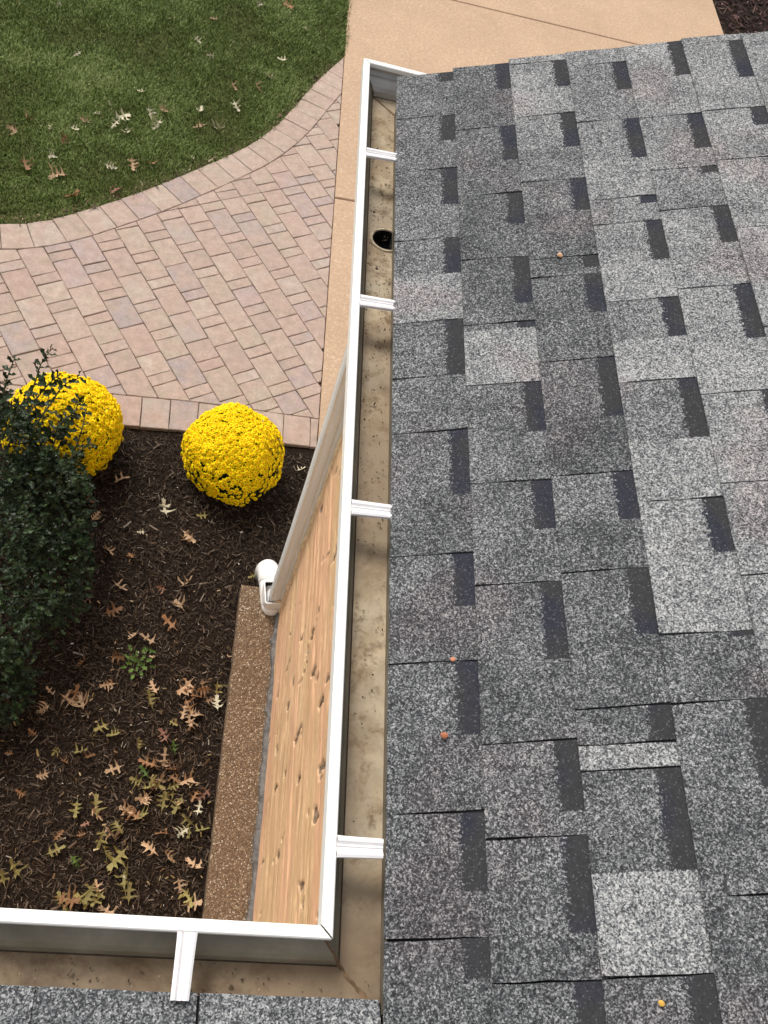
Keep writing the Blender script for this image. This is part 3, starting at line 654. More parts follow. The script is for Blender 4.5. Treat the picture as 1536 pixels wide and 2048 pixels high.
for c in range(NC):
    rows = list(SHINGLE_ROWS.get(c, []))
    if not rows:
        y = 2.712; rows = []
        while y > 0: rows.append((y, y - R.uniform(.06, .18) if R.random() < .85 else None, .6, .6)); y -= R.uniform(.12, .32)
    rows = sorted(rows, key=lambda r: -r[0])
    y = rows[-1][0] - R.uniform(.2, .3)
    while y > -.75: rows.append((y, y - R.uniform(.06, .18), R.uniform(.33, .45), R.uniform(.33, .45))); y -= R.uniform(.15, .32)
    rows.append((-.8, None, 0, 0))
    e_ = ENDY.get(c, 2.71)
    rows[0] = (e_,) + tuple(rows[0][1:])
    for i in range(len(rows) - 1):
        yt, be, ta, tb = rows[i]; yb = rows[i + 1][0]
        if yt - yb < .012: continue
        band = (yt - be) if be is not None else 0
        shingle_tab('shingle', roof, c, yt, yb, band, ta, tb, R, fr_main)
NCW = NC * EX
mb = MB()
def slab(mb, u0, u1, y0, y1, h0, h1, fr):
    p = [fr(u, y, h) for h in (h0, h1) for (u, y) in ((u0, y0), (u1, y0), (u1, y1), (u0, y1))]
    mb.add(p, [(0, 3, 2, 1), (4, 5, 6, 7), (0, 1, 5, 4), (1, 2, 6, 5), (2, 3, 7, 6), (3, 0, 4, 7)])
slab(mb, .003, NCW, -.78, 2.66, -.006, -.001, fr_main); mb.build('underlayment', UNDER, roof)
mb = MB(); slab(mb, .01, NCW, -.78, 2.655, -.020, -.0065, fr_main); mb.build('roof_decking', DECK, roof)
mb = MB(); slab(mb, .012, NCW, 2.600, 2.64, -.14, -.0205, fr_main); mb.build('rake_board', TRIMW, roof)
mb = MB(); mb.box(.024, .042, .12, 2.595, -.135, -.012); mb.build('fascia_board', TRIMW, roof)

# near wing, low slope, its eave runs across the bottom of the view
PW = RAD(8)
def fr_w(u, x, h): return (x, .1165 - u * math.cos(PW) + h * math.sin(PW), LZ - .012 + u * math.sin(PW) + h * math.cos(PW))
wroof = empty('shingle_roof', (0, .1165, LZ)); tag(wroof, 'narrow strip of low grey shingle roof behind the lower gutter at the near edge', 'roof')
def fr_wl(u, x, h): a_ = fr_w(u, x, h); return (a_[0], a_[1] - .1165, a_[2] - LZ)
R = random.Random(8)
for c in range(4):
    xs = [.4045, .115, -.127, -.42, -.62, -.9, -1.2, -1.5, -1.8, -2.1, -2.5] if c == 0 else [.4045] + [.3 - i * .27 + R.uniform(-.05, .05) for i in range(10)]
    xs[0] = .4045
    for i in range(len(xs) - 1):
        shingle_tab('shingle', wroof, c, xs[i], xs[i + 1], 0 if c == 0 else .1, R.uniform(.40, .46), R.uniform(.42, .5), R, fr_wl)
def fr_wl2(u, x, h): return fr_wl(u, x, h)
mb = MB(); slab(mb, .003, 4 * EX, -2.55, .4045, -.02, -.001, fr_wl); fix_normals(mb.build('roof_decking', UNDER, wroof))
mb = MB(); mb.box(-2.55, .40, -.024, -.010, -.13, -.032); mb.build('fascia_board', TRIMW, wroof)

# ============================================================ GUTTER
gut = empty('rain_gutter', (.298, .222, LZ)); tag(gut, 'white box rain gutter with stained floor turning the corner along both roof edges', 'gutter')
LINE = [(-2.5, .222), (.298, .222), (.298, 2.733), (1.5, 2.733)]
def gp(i, d, z):      # vertex of the swept profile at path point i, offset d towards the house
    x, y = LINE[i]
    o = [(0, -d), (d, -d), (d, -d), (0, -d)][i]
    return (x + o[0] - .298, y + o[1] - .222, z)
def sweep(prof, name, mat, segs=(0, 1, 2), gap=0, closed=False, sub_=1):
    mb = MB(); n = len(prof)
    for s_ in segs:
        A_ = [Vector(gp(s_, d, z)) for d, z in prof]; B_ = [Vector(gp(s_ + 1, d, z)) for d, z in prof]
        if gap:
            dr = (B_[0] - A_[0]).normalized() * gap
            if s_ > 0: A_ = [p + dr for p in A_]
            if s_ < 2: B_ = [p - dr for p in B_]
        b = len(mb.v); mb.v += [tuple(p) for p in A_ + B_]
        for k in range(n if closed else n - 1):
            j = (k + 1) % n; mb.f.append((b + k, b + j, b + n + j, b + n + k)); mb.m.append(0)
        if closed: mb.f.append(tuple(b + k for k in range(n))); mb.m.append(0); mb.f.append(tuple(b + n + k for k in range(n))[::-1]); mb.m.append(0)
    o = mb.build(name, mat, gut); fix_normals(o); return o
# trough wall: outer skin and inner skin (a thin closed profile)
inner = [(.005, -.004), (.004, -.030), (.012, -.040), (.026, -.049), (.038, -.060), (.045, -.072), (.0475, -.083), (.0495, -.0885)]
outer = [(.0015, -.004), (.001, -.032), (.009, -.043), (.022, -.053), (.034, -.064), (.041, -.076), (.044, -.088), (.047, -.0925)]
sweep(inner + outer[::-1], 'gutter_front', METAL, segs=(1,), closed=True)
sweep(inner + outer[::-1], 'gutter_front', METAL2, segs=(0,), closed=True)
sweep(inner + outer[::-1], 'gutter_front', METALC, segs=(2,), closed=True)
tag(sweep([(.0, -.0005), (.0025, .0015), (.0185, .0015), (.0205, -.0005), (.0205, -.012), (.019, -.012), (.019, -.002), (.001, -.003), (.001, -.030), (-.0006, -.030)], 'gutter_lip', WHITE, segs=(0,), gap=.002, closed=True), 'white lip of the lower gutter run')
for s_ in (1, 2):
    sweep([(.0, -.0005), (.0025, .0015), (.0185, .0015), (.0205, -.0005), (.0205, -.012), (.019, -.012), (.019, -.002), (.001, -.003), (.001, -.030), (-.0006, -.030)], 'gutter_lip', WHITE, segs=(s_,), gap=.002, closed=True)
sweep([(.1235, -.0885), (.1235, -.030), (.1248, -.030), (.1248, -.0925)], 'gutter_back', METAL, closed=True)
# floor with a real outlet hole in the long run
OY, OX, OR_ = 2.018, .404, .0405
F0, F1 = .047, .1245
def floor_z(x, y): return -.0885 + .0008 * noise.noise(Vector((x * 30, y * 30, 0)))
mb = MB()
def q4(x0, x1, y0, y1): mb.add([(x0 - .298, y0 - .222, -.0885), (x1 - .298, y0 - .222, -.0885), (x1 - .298, y1 - .222, -.0885), (x0 - .298, y1 - .222, -.0885)], [(0, 1, 2, 3)])
xa, xb = .298 + F0, .298 + F1
q4(xa, xb, .222 - F1, OY - .051); q4(xa, OX - .051, OY - .051, OY + .051); q4(xa, xb, OY + .051, 2.733 - F0)
q4(-2.5, xa, .222 - F1, .222 - F0); q4(xb, 1.5, 2.733 - F1, 2.733 - F0)
sq = []; ci = []; n = 32
for i in range(n):
    a_ = 2 * math.pi * i / n; c_, s_ = math.cos(a_), math.sin(a_); k = 1 / max(abs(c_), abs(s_))
    x = OX + c_ * k * .051; x = max(xa, min(xb, x)) if abs(c_) >= abs(s_) - 1e-9 or True else x
    sq.append((x - .298, OY + s_ * k * .051 - .222, -.0885)); ci.append((min(xb - .0005, OX + c_ * OR_) - .298, OY + s_ * OR_ - .222, -.0885))
b = len(mb.v); mb.v += sq + ci
for i in range(n): j = (i + 1) % n; mb.f.append((b + i, b + j, b + n + j, b + n + i)); mb.m.append(0)
mb.f.append(tuple(b + k for k in range(0, 0)) or (b, b + 1, b + n + 1, b + n)); mb.m.append(0)
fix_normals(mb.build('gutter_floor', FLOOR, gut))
# outlet: sealant ring, rim and throat wall blackened to stand for shade
mb = MB(); n = 40; random.seed(5)
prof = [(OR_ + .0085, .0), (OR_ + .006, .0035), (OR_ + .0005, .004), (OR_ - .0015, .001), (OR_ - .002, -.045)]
for i in range(n):
    a_ = 2 * math.pi * i / n; w = .0022 * noise.noise(Vector((math.cos(a_) * 3, math.sin(a_) * 3, 5)))
    for k, (r, z) in enumerate(prof): r2 = r + (w if k < 2 else 0); mb.v.append((min(OX + r2 * math.cos(a_), xb - .0008 - k * .0002) - .298, OY + r2 * math.sin(a_) - .222, -.0885 + z))
for i in range(n):
    for k in range(len(prof) - 1):
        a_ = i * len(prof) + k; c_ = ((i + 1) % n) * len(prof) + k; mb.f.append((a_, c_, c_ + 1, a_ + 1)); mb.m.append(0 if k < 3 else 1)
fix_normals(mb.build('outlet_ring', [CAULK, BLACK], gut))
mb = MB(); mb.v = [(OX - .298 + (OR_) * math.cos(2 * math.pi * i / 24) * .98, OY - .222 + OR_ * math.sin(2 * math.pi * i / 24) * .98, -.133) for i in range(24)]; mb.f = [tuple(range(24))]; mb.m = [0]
mb.build('outlet_shade_disc', BLACK, gut)  # flat black disc painting the shade down the hole
# dark silt line where the ogee meets the floor
sweep([(.0440, -.0846), (.0475, -.0868), (.0515, -.0878), (.0515, -.0884), (.0440, -.0884)], 'silt_line', SILT, closed=True)
# sealant seams at the mitres
def bead(name, pts, w, h, mat):
    mb = MB(); n = len(pts)
    for i, p in enumerate(pts):
        p = Vector(p); t = (Vector(pts[min(i + 1, n - 1)]) - Vector(pts[max(i - 1, 0)])).normalized(); s_ = Vector((t.y, -t.x, 0)).normalized()
        ww = w * (1 + .7 * noise.noise(Vector((i * .7, w * 99, 0))))
        mb.v += [tuple(p - s_ * ww), tuple(p + Vector((0, 0, h))), tuple(p + s_ * ww)]
    for i in range(n - 1):
        for k in range(2): a_ = i * 3 + k; mb.f.append((a_, a_ + 3, a_ + 4, a_ + 1)); mb.m.append(0)
    return mb.build(name, mat, gut)
bead('sealant_seam', [(.0475 + t * .077 + .004 * noise.noise(Vector((t * 6, 0, 0))), -.0475 - t * .077, -.0882) for t in [i / 14 for i in range(15)]], .0035, .003, SEAL)
bead('sealant_seam', [(.0475 + t * .077, 2.511 - .0475 - t * .077, -.0882) for t in [i / 10 for i in range(11)]], .004, .003, SEAL)
for (sx, i0) in ((0, 1), (1, 2)):
    pts = [Vector(gp(i0, d + .0015, z + .001)) for d, z in inner]
    mb = MB()
    for p in pts: mb.v += [(p.x - .006, p.y + .002, p.z), (p.x + .001, p.y, p.z + .002), (p.x + .004, p.y - .006, p.z)]
    for i in range(len(pts) - 1):
        for k in range(2): a_ = i * 3 + k; mb.f.append((a_, a_ + 3, a_ + 4, a_ + 1)); mb.m.append(0)
    mb.build('mitre_joint', CAULK if i0 == 2 else SEAL, gut)
def reg_gran(R):
    if R.random() < .7: return R.uniform(.350, .418), R.triangular(.25, 2.66, 2.0), LZ - .0883
    return R.uniform(-.9, .40), R.triangular(.105, .172, .13), LZ - .0883
tag(slivers('washed_granules', 1500, reg_gran, .0015, .0045, m_shade('granule_grit', [(0, (.03, .022, .015)), (.8, (.12, .085, .055)), (1, (.5, .42, .3))], .9, .2), 61, .3, .9), kind='stuff')
# hangers
def hanger(loc, L, along, w=.036, rise=.006):
    sec = [(-.5, -.006), (-.5, .0015), (-.36, .0035), (-.27, .0030), (-.16, -.0008), (-.02, -.0012), (.02, .0012), (.07, .0012), (.12, -.0010), (.26, .0030), (.36, .0035), (.5, .0015), (.5, -.006)]
    mb = MB(); n = len(sec); st = [(0, 1.03, 0), (.1, 1.0, 0), (.5, .95, 0), (.92, .92, 0), (1, .90, 0)]
    for t, kw, dz in st:
        for s_, z in sec:
            a_ = (t * L, s_ * w * kw, z + rise * t) if along == 'x' else (s_ * w * kw, -t * L, z + rise * t)
            mb.v.append(a_)
    for i in range(len(st) - 1):
        for k in range(n - 1): a_ = i * n + k; mb.f.append((a_, a_ + n, a_ + n + 1, a_ + 1)); mb.m.append(0)
    o = mb.build('gutter_hanger', HANG, gut); o.location = loc; fix_normals(o)
    md = o.modifiers.new('s', 'SOLIDIFY'); md.thickness = .0012
    # screw head at the lip
    return o
HANG = simple('bright_aluminium', (.78, .765, .77), .32, .5, .06, 30, 0, .15)
for y in (2.268, 1.672, 1.050): hanger((.0205, y - .222, .0005), .11, 'x')
hanger((.0205, .349 - .222, .0005), .081, 'x')
hanger((.082 - .298, -.0205, .0005), .097, 'y', .031)
hanger((-.72 - .298, -.0205, .0005), .097, 'y', .031)

# ============================================================ DOWNSPOUT AND DRAIN ELBOW
sp = empty('downspout', (.398, 1.834, .12)); tag(sp, 'grey white corrugated rectangular downspout running down the wall corner from the gutter', 'downspout')
def spout_section(a_, b_, gr=.0035):
    # rounded rectangle with shallow ribs on the faces
    pts = []
    def side(x0, y0, x1, y1, nx_, ny_, ribs):
        n = ribs * 4 + 1
        for i in range(n):
            t = i / n; d = -gr * max(0, math.sin(t * ribs * math.pi * 2 - .6)) if .06 < t < .94 else 0
            pts.append((x0 + (x1 - x0) * t + nx_ * d, y0 + (y1 - y0) * t + ny_ * d))
    c = .005
    side(-a_ + c, -b_, a_ - c, -b_, 0, -1, 2); side(a_, -b_ + c, a_, b_ - c, 1, 0, 3)
    side(a_ - c, b_, -a_ + c, b_, 0, 1, 2); side(-a_, b_ - c, -a_, -b_ + c, -1, 0, 3)
    return pts
def tube(name, centers, sec, mat, parent, scales=None, xs=None):
    mb = MB(); n = len(sec)
    for i, c in enumerate(centers):
        c = Vector(c); t = (Vector(centers[min(i + 1, len(centers) - 1)]) - Vector(centers[max(0, i - 1)])).normalized()
        ax = Vector((1, 0, 0)); ax = (ax - t * ax.dot(t)).normalized(); ay = t.cross(ax)
        k = scales[i] if scales else 1
        for p in sec: mb.v.append(tuple(c + ax * p[0] * k + ay * p[1] * k))
    for i in range(len(centers) - 1):
        for k in range(n): j = (k + 1) % n; a_ = i * n; mb.f.append((a_ + k, a_ + j, a_ + n + j, a_ + n + k)); mb.m.append(0)
    o = mb.build(name, mat, parent); return fix_normals(o)
sec = spout_section(.034, .029)
tube('spout_pipe', [(0, 0, .0), (0, -.002, .45), (0, -.001, .9), (0, .018, 1.35), (0, .044, 1.74)], sec, SPOUT, sp)
tube('spout_elbow', [(0, .0435, 1.73), (.0, .055, 1.78), (.0, .09, 1.83), (.001, .140, 1.855), (.002, .175, 1.875), (.002, .182, 1.888)], [(x * 1.04, y * 1.04) for x, y in sec], SPOUT, sp)
mb = MB(); mb.box(-.005, .0375, -.0335, -.0305, .035, .052); mb.box(.0375, .052, -.0335, -.0305, .038, .049); mb.build('pipe_strap', TORN, sp, bevel=.002)

el = empty('drain_elbow', (.384, 1.850, 0)); tag(el, 'white plastic drain elbow at the foot of the downspout on the corner of the ledge', 'pipe fitting')
# cup with rectangular mouth
def rrect(hx, hy, r, n=5):
    p = []
    for cx_, cy_, a0 in ((hx - r, hy - r, 0), (-hx + r, hy - r, 90), (-hx + r, -hy + r, 180), (hx - r, -hy + r, 270)):
        for i in range(n + 1): a_ = RAD(a0 + 90 * i / n); p.append((cx_ + r * math.cos(a_), cy_ + r * math.sin(a_)))
    return p
n = 24; mb = MB()
lay = [(.048, .060, .046, .052, 0), (.048, .061, .036, .10, 0), (.0475, .060, .022, .128, 0), (.046, .058, .012, .150, 0), (.0445, .0565, .010, .156, 0), (.0405, .0525, .007, .156, 0), (.039, .051, .006, .150, 0), (.037, .048, .006, .09, 0)]
for hx, hy, r, z, _ in lay: mb.v += [(x, y, z) for x, y in rrect(hx, hy, r)]
for i in range(len(lay) - 1):
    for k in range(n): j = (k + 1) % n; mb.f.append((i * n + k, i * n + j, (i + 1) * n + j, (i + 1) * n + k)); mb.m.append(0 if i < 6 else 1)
mb.f.append(tuple((len(lay) - 1) * n + k for k in range(n))); mb.m.append(1)  # cup lining and floor coloured black as shade in the mouth
o = fix_normals(mb.build('elbow_cup', [PVC, BLACK], el, True)); o.rotation_euler = (0, 0, RAD(8)); md = o.modifiers.new('e', 'EDGE_SPLIT'); md.split_angle = RAD(50)
circ = lambda r, n=28: [(r * math.cos(2 * math.pi * i / n), r * math.sin(2 * math.pi * i / n)) for i in range(n)]
def round_sweep(name, pts, rad, mat, parent):
    mb = MB(); n = 28
    for i, c in enumerate(pts):
        c = Vector(c); t = (Vector(pts[min(i + 1, len(pts) - 1)]) - Vector(pts[max(0, i - 1)])).normalized()
        ax = Vector((0.95, .2, 0)); ax = (ax - t * ax.dot(t)).normalized(); ay = t.cross(ax)
        for k in range(n): a_ = 2 * math.pi * k / n; mb.v.append(tuple(c + ax * math.cos(a_) * rad[i] + ay * math.sin(a_) * rad[i]))
    for i in range(len(pts) - 1):
        for k in range(n): j = (k + 1) % n; mb.f.append((i * n + k, i * n + j, (i + 1) * n + j, (i + 1) * n + k)); mb.m.append(0)
    mb.f.append(tuple(range(n))[::-1]); mb.f.append(tuple((len(pts) - 1) * n + k for k in range(n))); mb.m += [0, 0]
    return fix_normals(mb.build(name, mat, parent, True))
round_sweep('elbow_heel', [(.004, -.066, .085), (.004, -.064, .084), (.003, -.058, .081), (.002, -.045, .076), (0, -.01, .071), (-.01, .05, .071), (-.016, .088, .072)], [.004, .018, .033, .044, .050, .050, .0495], PVC, el)
round_sweep('elbow_socket', [(-.016, .086, .072), (-.0165, .090, .072), (-.020, .115, .073), (-.025, .140, .070), (-.030, .158, .056), (-.033, .168, .03), (-.034, .172, -.03)], [.050, .0535, .0535, .053, .0525, .052, .052], PVC, el)

# ============================================================ PLANTS
MUMLEAF = m_leaf('mum_leaf', (.018, .034, .012), (.04, .07, .025))
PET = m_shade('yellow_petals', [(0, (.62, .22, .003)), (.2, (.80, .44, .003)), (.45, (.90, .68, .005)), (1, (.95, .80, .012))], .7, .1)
def flower_mesh(k):
    R = random.Random(40 + k); vs = [(0, 0, .0045)]; fs = []; sh = [.02]; n = 12
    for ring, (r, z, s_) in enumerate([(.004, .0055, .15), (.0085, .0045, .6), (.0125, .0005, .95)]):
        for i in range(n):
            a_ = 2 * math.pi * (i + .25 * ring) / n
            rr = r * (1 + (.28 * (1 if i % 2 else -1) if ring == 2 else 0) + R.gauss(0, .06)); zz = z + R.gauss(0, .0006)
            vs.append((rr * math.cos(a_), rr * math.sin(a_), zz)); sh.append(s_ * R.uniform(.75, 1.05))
    for i in range(n): fs.append((0, 1 + i, 1 + (i + 1) % n))
    for ring in range(2):
        for i in range(n): a_ = 1 + ring * n + i; b_ = 1 + ring * n + (i + 1) % n; fs.append((a_, a_ + n, b_ + n, b_))
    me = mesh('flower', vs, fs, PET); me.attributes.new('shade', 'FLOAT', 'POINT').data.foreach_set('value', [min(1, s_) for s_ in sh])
    return me, vs, fs, sh
FL = [flower_mesh(k) for k in range(5)]
def rotz_to(nrm, spin):
    q = Vector((0, 0, 1)).rotation_difference(nrm); return (q.to_matrix() @ Matrix.Rotation(spin, 3, 'Z'))
def leaf_quads(mb, sh, p, nrm, L, w, R):
    m = rotz_to(nrm, R.uniform(0, 6.28)); p = Vector(p)
    pts = [(-L / 2, 0, 0), (-L * .15, -w / 2, L * .08), (L * .3, -w * .35, L * .06), (L / 2, 0, -L * .1), (L * .3, w * .35, L * .06), (-L * .15, w / 2, L * .08), (0, 0, 0)]
    b = len(mb.v); mb.v += [tuple(p + m @ Vector(q)) for q in pts]
    for i in range(6): mb.f.append((b + i, b + (i + 1) % 6, b + 6)); mb.m.append(0)
def mum(cx, cy, rad, hgt, label, seed, zc):
    R = random.Random(seed)
    root = empty('chrysanthemum', (cx, cy, 0)); tag(root, label, 'flowering plant', 'yellow chrysanthemum mounds beside the paver path')
    # leafy body
    mb = MB()
    for i in range(2600):
        u = R.uniform(-.45, 1); a_ = R.uniform(0, 6.283); s_ = math.sqrt(1 - u * u); k = R.uniform(.72, .965)
        nrm = Vector((s_ * math.cos(a_), s_ * math.sin(a_), u)); p = Vector((nrm.x * rad, nrm.y * rad, nrm.z * hgt + zc)) * 1
        p = Vector((nrm.x * rad * k, nrm.y * rad * k, nrm.z * hgt * k + zc))
        if p.z < .01: continue
        leaf_quads(mb, None, p, (nrm + Vector((R.gauss(0, .5), R.gauss(0, .5), R.gauss(0, .3)))).normalized(), R.uniform(.02, .034), R.uniform(.012, .018), R)
    tag(mb.build('foliage', MUMLEAF, root), kind='stuff')
    # dark woody heart so no daylight shows through
    vs = []; fs = []
    for j in range(13):
        for i in range(20):
            t = -.5 + 1.5 * j / 12; t = math.sin(t * math.pi / 2); s_ = math.sqrt(max(0, 1 - t * t)); a_ = 2 * math.pi * i / 20
            vs.append((rad * .74 * s_ * math.cos(a_), rad * .74 * s_ * math.sin(a_), max(-.02, t * hgt * .74 + zc)))
    for j in range(12):
        for i in range(20): fs.append((j * 20 + i, j * 20 + (i + 1) % 20, (j + 1) * 20 + (i + 1) % 20, (j + 1) * 20 + i))
    link('stem_mass', mesh('stem_mass', vs, fs, MUMLEAF), root)
    # flower heads by dart throwing on the mound
    pts = []; tries = 0; cell = {}
    camv = Vector((-cx, -cy, CZ - .2)).normalized()
    bald = [(Vector((.03, -.15, .19)), .13), (Vector((.10, -.20, .13)), .10), (Vector((-.05, -.23, .03)), .15), (Vector((.02, -.24, .0)), .17)]
    while tries < 34000 and len(pts) < 1900:
        tries += 1
        u = R.uniform(-.42, 1); a_ = R.uniform(0, 6.283); s_ = math.sqrt(1 - u * u)
        nrm = Vector((s_ * math.cos(a_), s_ * math.sin(a_), u))
        dens = noise.noise(nrm * 5 + Vector((seed, 0, 0)))
        lowf = max(0, .35 - u)
        if u < .6 and dens < -.34 + lowf * 1.25 and R.random() < .97: continue
        k = 1 + .11 * noise.noise(nrm * 1.8 + Vector((0, seed, 0))) + R.gauss(0, .016)
        p = Vector((nrm.x * rad * k, nrm.y * rad * k, nrm.z * hgt * k + zc))
        if p.z < .02: continue
        key = (int(p.x / .0135 + 100), int(p.y / .0135 + 100), int(p.z / .0135 + 100))
        ok = True
        for dx in (-1, 0, 1):
            for dy in (-1, 0, 1):
                for dz in (-1, 0, 1):
                    for q in cell.get((key[0] + dx, key[1] + dy, key[2] + dz), ()):
                        if (q - p).length < (.0138 if u > .5 else .0178): ok = False
        if not ok: continue
        cell.setdefault(key, []).append(p); pts.append((p, nrm))
    order = sorted(range(len(pts)), key=lambda i: -pts[i][1].dot(camv))
    single = set(order[:300]); rest = MB(); shd = []
    for i, (p, nrm) in enumerate(pts):
        m = rotz_to((nrm + Vector((R.gauss(0, .22), R.gauss(0, .22), .15 + R.gauss(0, .15)))).normalized(), R.uniform(0, 6.28)); s_ = R.uniform(.86, 1.16)
        me, fv, ff, fsd = FL[R.randrange(5)]
        if i in single:
            o = link('flower', me, root); o.matrix_local = Matrix.Translation(p) @ (m.to_4x4()) @ Matrix.Scale(s_, 4)
        else:
            b = len(rest.v); rest.v += [tuple(p + m @ (Vector(v) * s_)) for v in fv]; rest.f += [tuple(q + b for q in f) for f in ff]; rest.m += [0] * len(ff); shd += [min(1, x * R.uniform(.8, 1)) for x in fsd]
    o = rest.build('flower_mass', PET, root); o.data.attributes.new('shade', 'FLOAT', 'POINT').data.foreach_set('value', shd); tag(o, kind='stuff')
mum(.126, 2.575, .232, .235, 'round mound of bright yellow chrysanthemum flowers standing clear on the mulch near the downspout', 3, .13)
mum(-.66, 2.56, .255, .26, 'mound of yellow chrysanthemum flowers half covered by the dark green holly shrub', 4, .14)

# holly shrub
HOL = NT('holly_leaf', .42, .3); HOL.color(HOL.ramp(HOL.attr('shade'), [(0, (.006, .011, .003)), (.5, (.016, .031, .009)), (.85, (.034, .062, .018)), (1, (.08, .12, .035))])); HOL = HOL.m
STEM = simple('holly_twig', (.05, .055, .03), .7, .2)
hol = empty('holly_shrub', (-.95, 1.75, 0)); tag(hol, 'dense dark green spiny holly shrub at the left edge beside the mulch', 'shrub')
HB = Vector((-.95, 1.75, 0))
def holly_leaf(L, w, R):
    n = 4; top = []; bot = []
    pts = [(0, 0, 0)]; 
    for i in range(1, n + 1):
        t = i / (n + .6); y = w / 2 * math.sin(min(1, t * 1.15) * math.pi * .92) * (1.25 if i % 2 else .62)
        pts.append((L * t + (.02 * L if i % 2 else 0), y, .10 * L * (1 if i % 2 else -.4)))
    tip = (L, 0, -.12 * L)
    up = pts[1:]; dn = [(x, -y, z) for x, y, z in up]
    mid = [(L * i / (n + .6), 0, -.01 * L - .06 * L * (i / n) ** 2) for i in range(1, n + 1)]
    vs = [(0, 0, 0)] + up + dn + mid + [tip]; T = len(vs) - 1
    U = lambda i: i; D_ = lambda i: n + i; Mi = lambda i: 2 * n + i
    fs = [(0, Mi(1), U(1)), (0, D_(1), Mi(1))]
    for i in range(1, n): fs += [(Mi(i), Mi(i + 1), U(i + 1), U(i)), (D_(i), D_(i + 1), Mi(i + 1), Mi(i))]
    fs += [(Mi(n), T, U(n)), (D_(n), T, Mi(n))]
    return vs, fs
RH = random.Random(77)
LV = [holly_leaf(1, RH.uniform(.42, .58), RH) for _ in range(4)]
def place_leaf(p, d, L, up=None, R=RH):
    d = d.normalized(); side = d.cross(Vector((0, 0, 1)) + Vector((R.gauss(0, .5), R.gauss(0, .5), 0)))
    side = side.normalized() if side.length > 1e-4 else Vector((1, 0, 0)); u = side.cross(d)
    vs, fs = LV[R.randrange(4)]
    return [p + d * v[0] * L + side * v[1] * L + u * v[2] * L for v in vs], fs
lobes = [((-.68, 2.20, .18), (.16, .12, .18)), ((-.95, 1.95, .42), (.40, .40, .42)), ((-.86, 2.20, .42), (.20, .17, .26)), ((-.62, 2.02, .30), (.18, .24, .26)), ((-.78, 1.62, .30), (.30, .30, .30)), ((-.95, 1.35, .22), (.36, .28, .22)), ((-1.35, 1.8, .5), (.45, .6, .45)), ((-1.4, 1.2, .35), (.45, .45, .32)), ((-.56, 1.78, .20), (.16, .22, .18)), ((-.72,1.30,.14),(.17,.18,.13))]
mb = MB(); sh = []
def in_view(p):
    return p.x > -1.3
while len(mb.f) < 8200 * 10:
    c, r = lobes[RH.randrange(len(lobes))]
    u = RH.uniform(-.5, 1); a_ = RH.uniform(0, 6.283); s_ = math.sqrt(1 - u * u); k = RH.uniform(.62, 1.0) ** .6
    nrm = Vector((s_ * math.cos(a_), s_ * math.sin(a_), u))
    k *= 1 + .38 * noise.noise(nrm * 3 + Vector(c) * 3) + (.18 * RH.random() if RH.random() < .25 else 0)
    p = Vector((c[0] + nrm.x * r[0] * k, c[1] + nrm.y * r[1] * k, c[2] + nrm.z * r[2] * k))
    if p.z < .01: continue
    d = (nrm * .7 + Vector((RH.gauss(0, .6), RH.gauss(0, .6), .2 + RH.gauss(0, .4))))
    v, f = place_leaf(p - HB, d, RH.uniform(.024, .042)); b = len(mb.v)
    mb.add(v, f); s2 = min(.97, max(0, RH.gauss(.45, .22))); sh += [s2] * len(v)
o = mb.build('foliage', HOL, hol); o.data.attributes.new('shade', 'FLOAT', 'POINT').data.foreach_set('value', sh); tag(o, kind='stuff')
# upright and arching sprigs with separate leaves
def sprig(pts, n, L0):
    pts = spline3([Vector(p) for p in pts]); mb = MB(); k = 6
    for i, c in enumerate(pts):
        t = (pts[min(i + 1, len(pts) - 1)] - pts[max(i - 1, 0)]).normalized(); ax = t.orthogonal().normalized(); ay = t.cross(ax); r = .0045 * (1 - .7 * i / len(pts))
        mb.v += [tuple(c - HB + ax * r * math.cos(j * 1.047) + ay * r * math.sin(j * 1.047)) for j in range(k)]
    for i in range(len(pts) - 1):
        for j in range(k): q = (j + 1) % k; mb.f.append((i * k + j, i * k + q, (i + 1) * k + q, (i + 1) * k + j)); mb.m.append(0)
    mb.build('twig', STEM, hol)
    for i in range(n):
        s_ = .12 + .88 * i / n; x = s_ * (len(pts) - 1); a_ = pts[int(x)]; b_ = pts[min(len(pts) - 1, int(x) + 1)]; p = a_.lerp(b_, x - int(x)); t = (b_ - a_).normalized() if (b_ - a_).length > 0 else Vector((0, 0, 1))
        ang = i * 2.4; ax = t.orthogonal().normalized(); ay = t.cross(ax)
        d = t * .55 + (ax * math.cos(ang) + ay * math.sin(ang))
        L = L0 * RH.uniform(.8, 1.2) * (1 - .35 * s_)
        v, f = place_leaf(p - HB, d, L)
        if nleaf[0] < 299:
            nleaf[0] += 1; me = mesh('leaf', v, f, HOL); me.attributes.new('shade', 'FLOAT', 'POINT').data.foreach_set('value', [min(1, max(0, RH.gauss(.5, .2)))] * len(v))
            link('leaf', me, hol)
        else:
            lmass.add(v, f); lsh.extend([min(1, max(0, RH.gauss(.5, .2)))] * len(v))
nleaf = [0]; lmass = MB(); lsh = []
def spline3(P):
    out = []
    for i in range(len(P) - 1):
        p0 = P[max(i - 1, 0)]; p1 = P[i]; p2 = P[i + 1]; p3 = P[min(i + 2, len(P) - 1)]
        for k in range(6):
            t = k / 6; out.append(.5 * ((2 * p1) + (p2 - p0) * t + (2 * p0 - 5 * p1 + 4 * p2 - p3) * t * t + (3 * p1 - p0 - 3 * p2 + p3) * t ** 3))
    out.append(P[-1]); return out
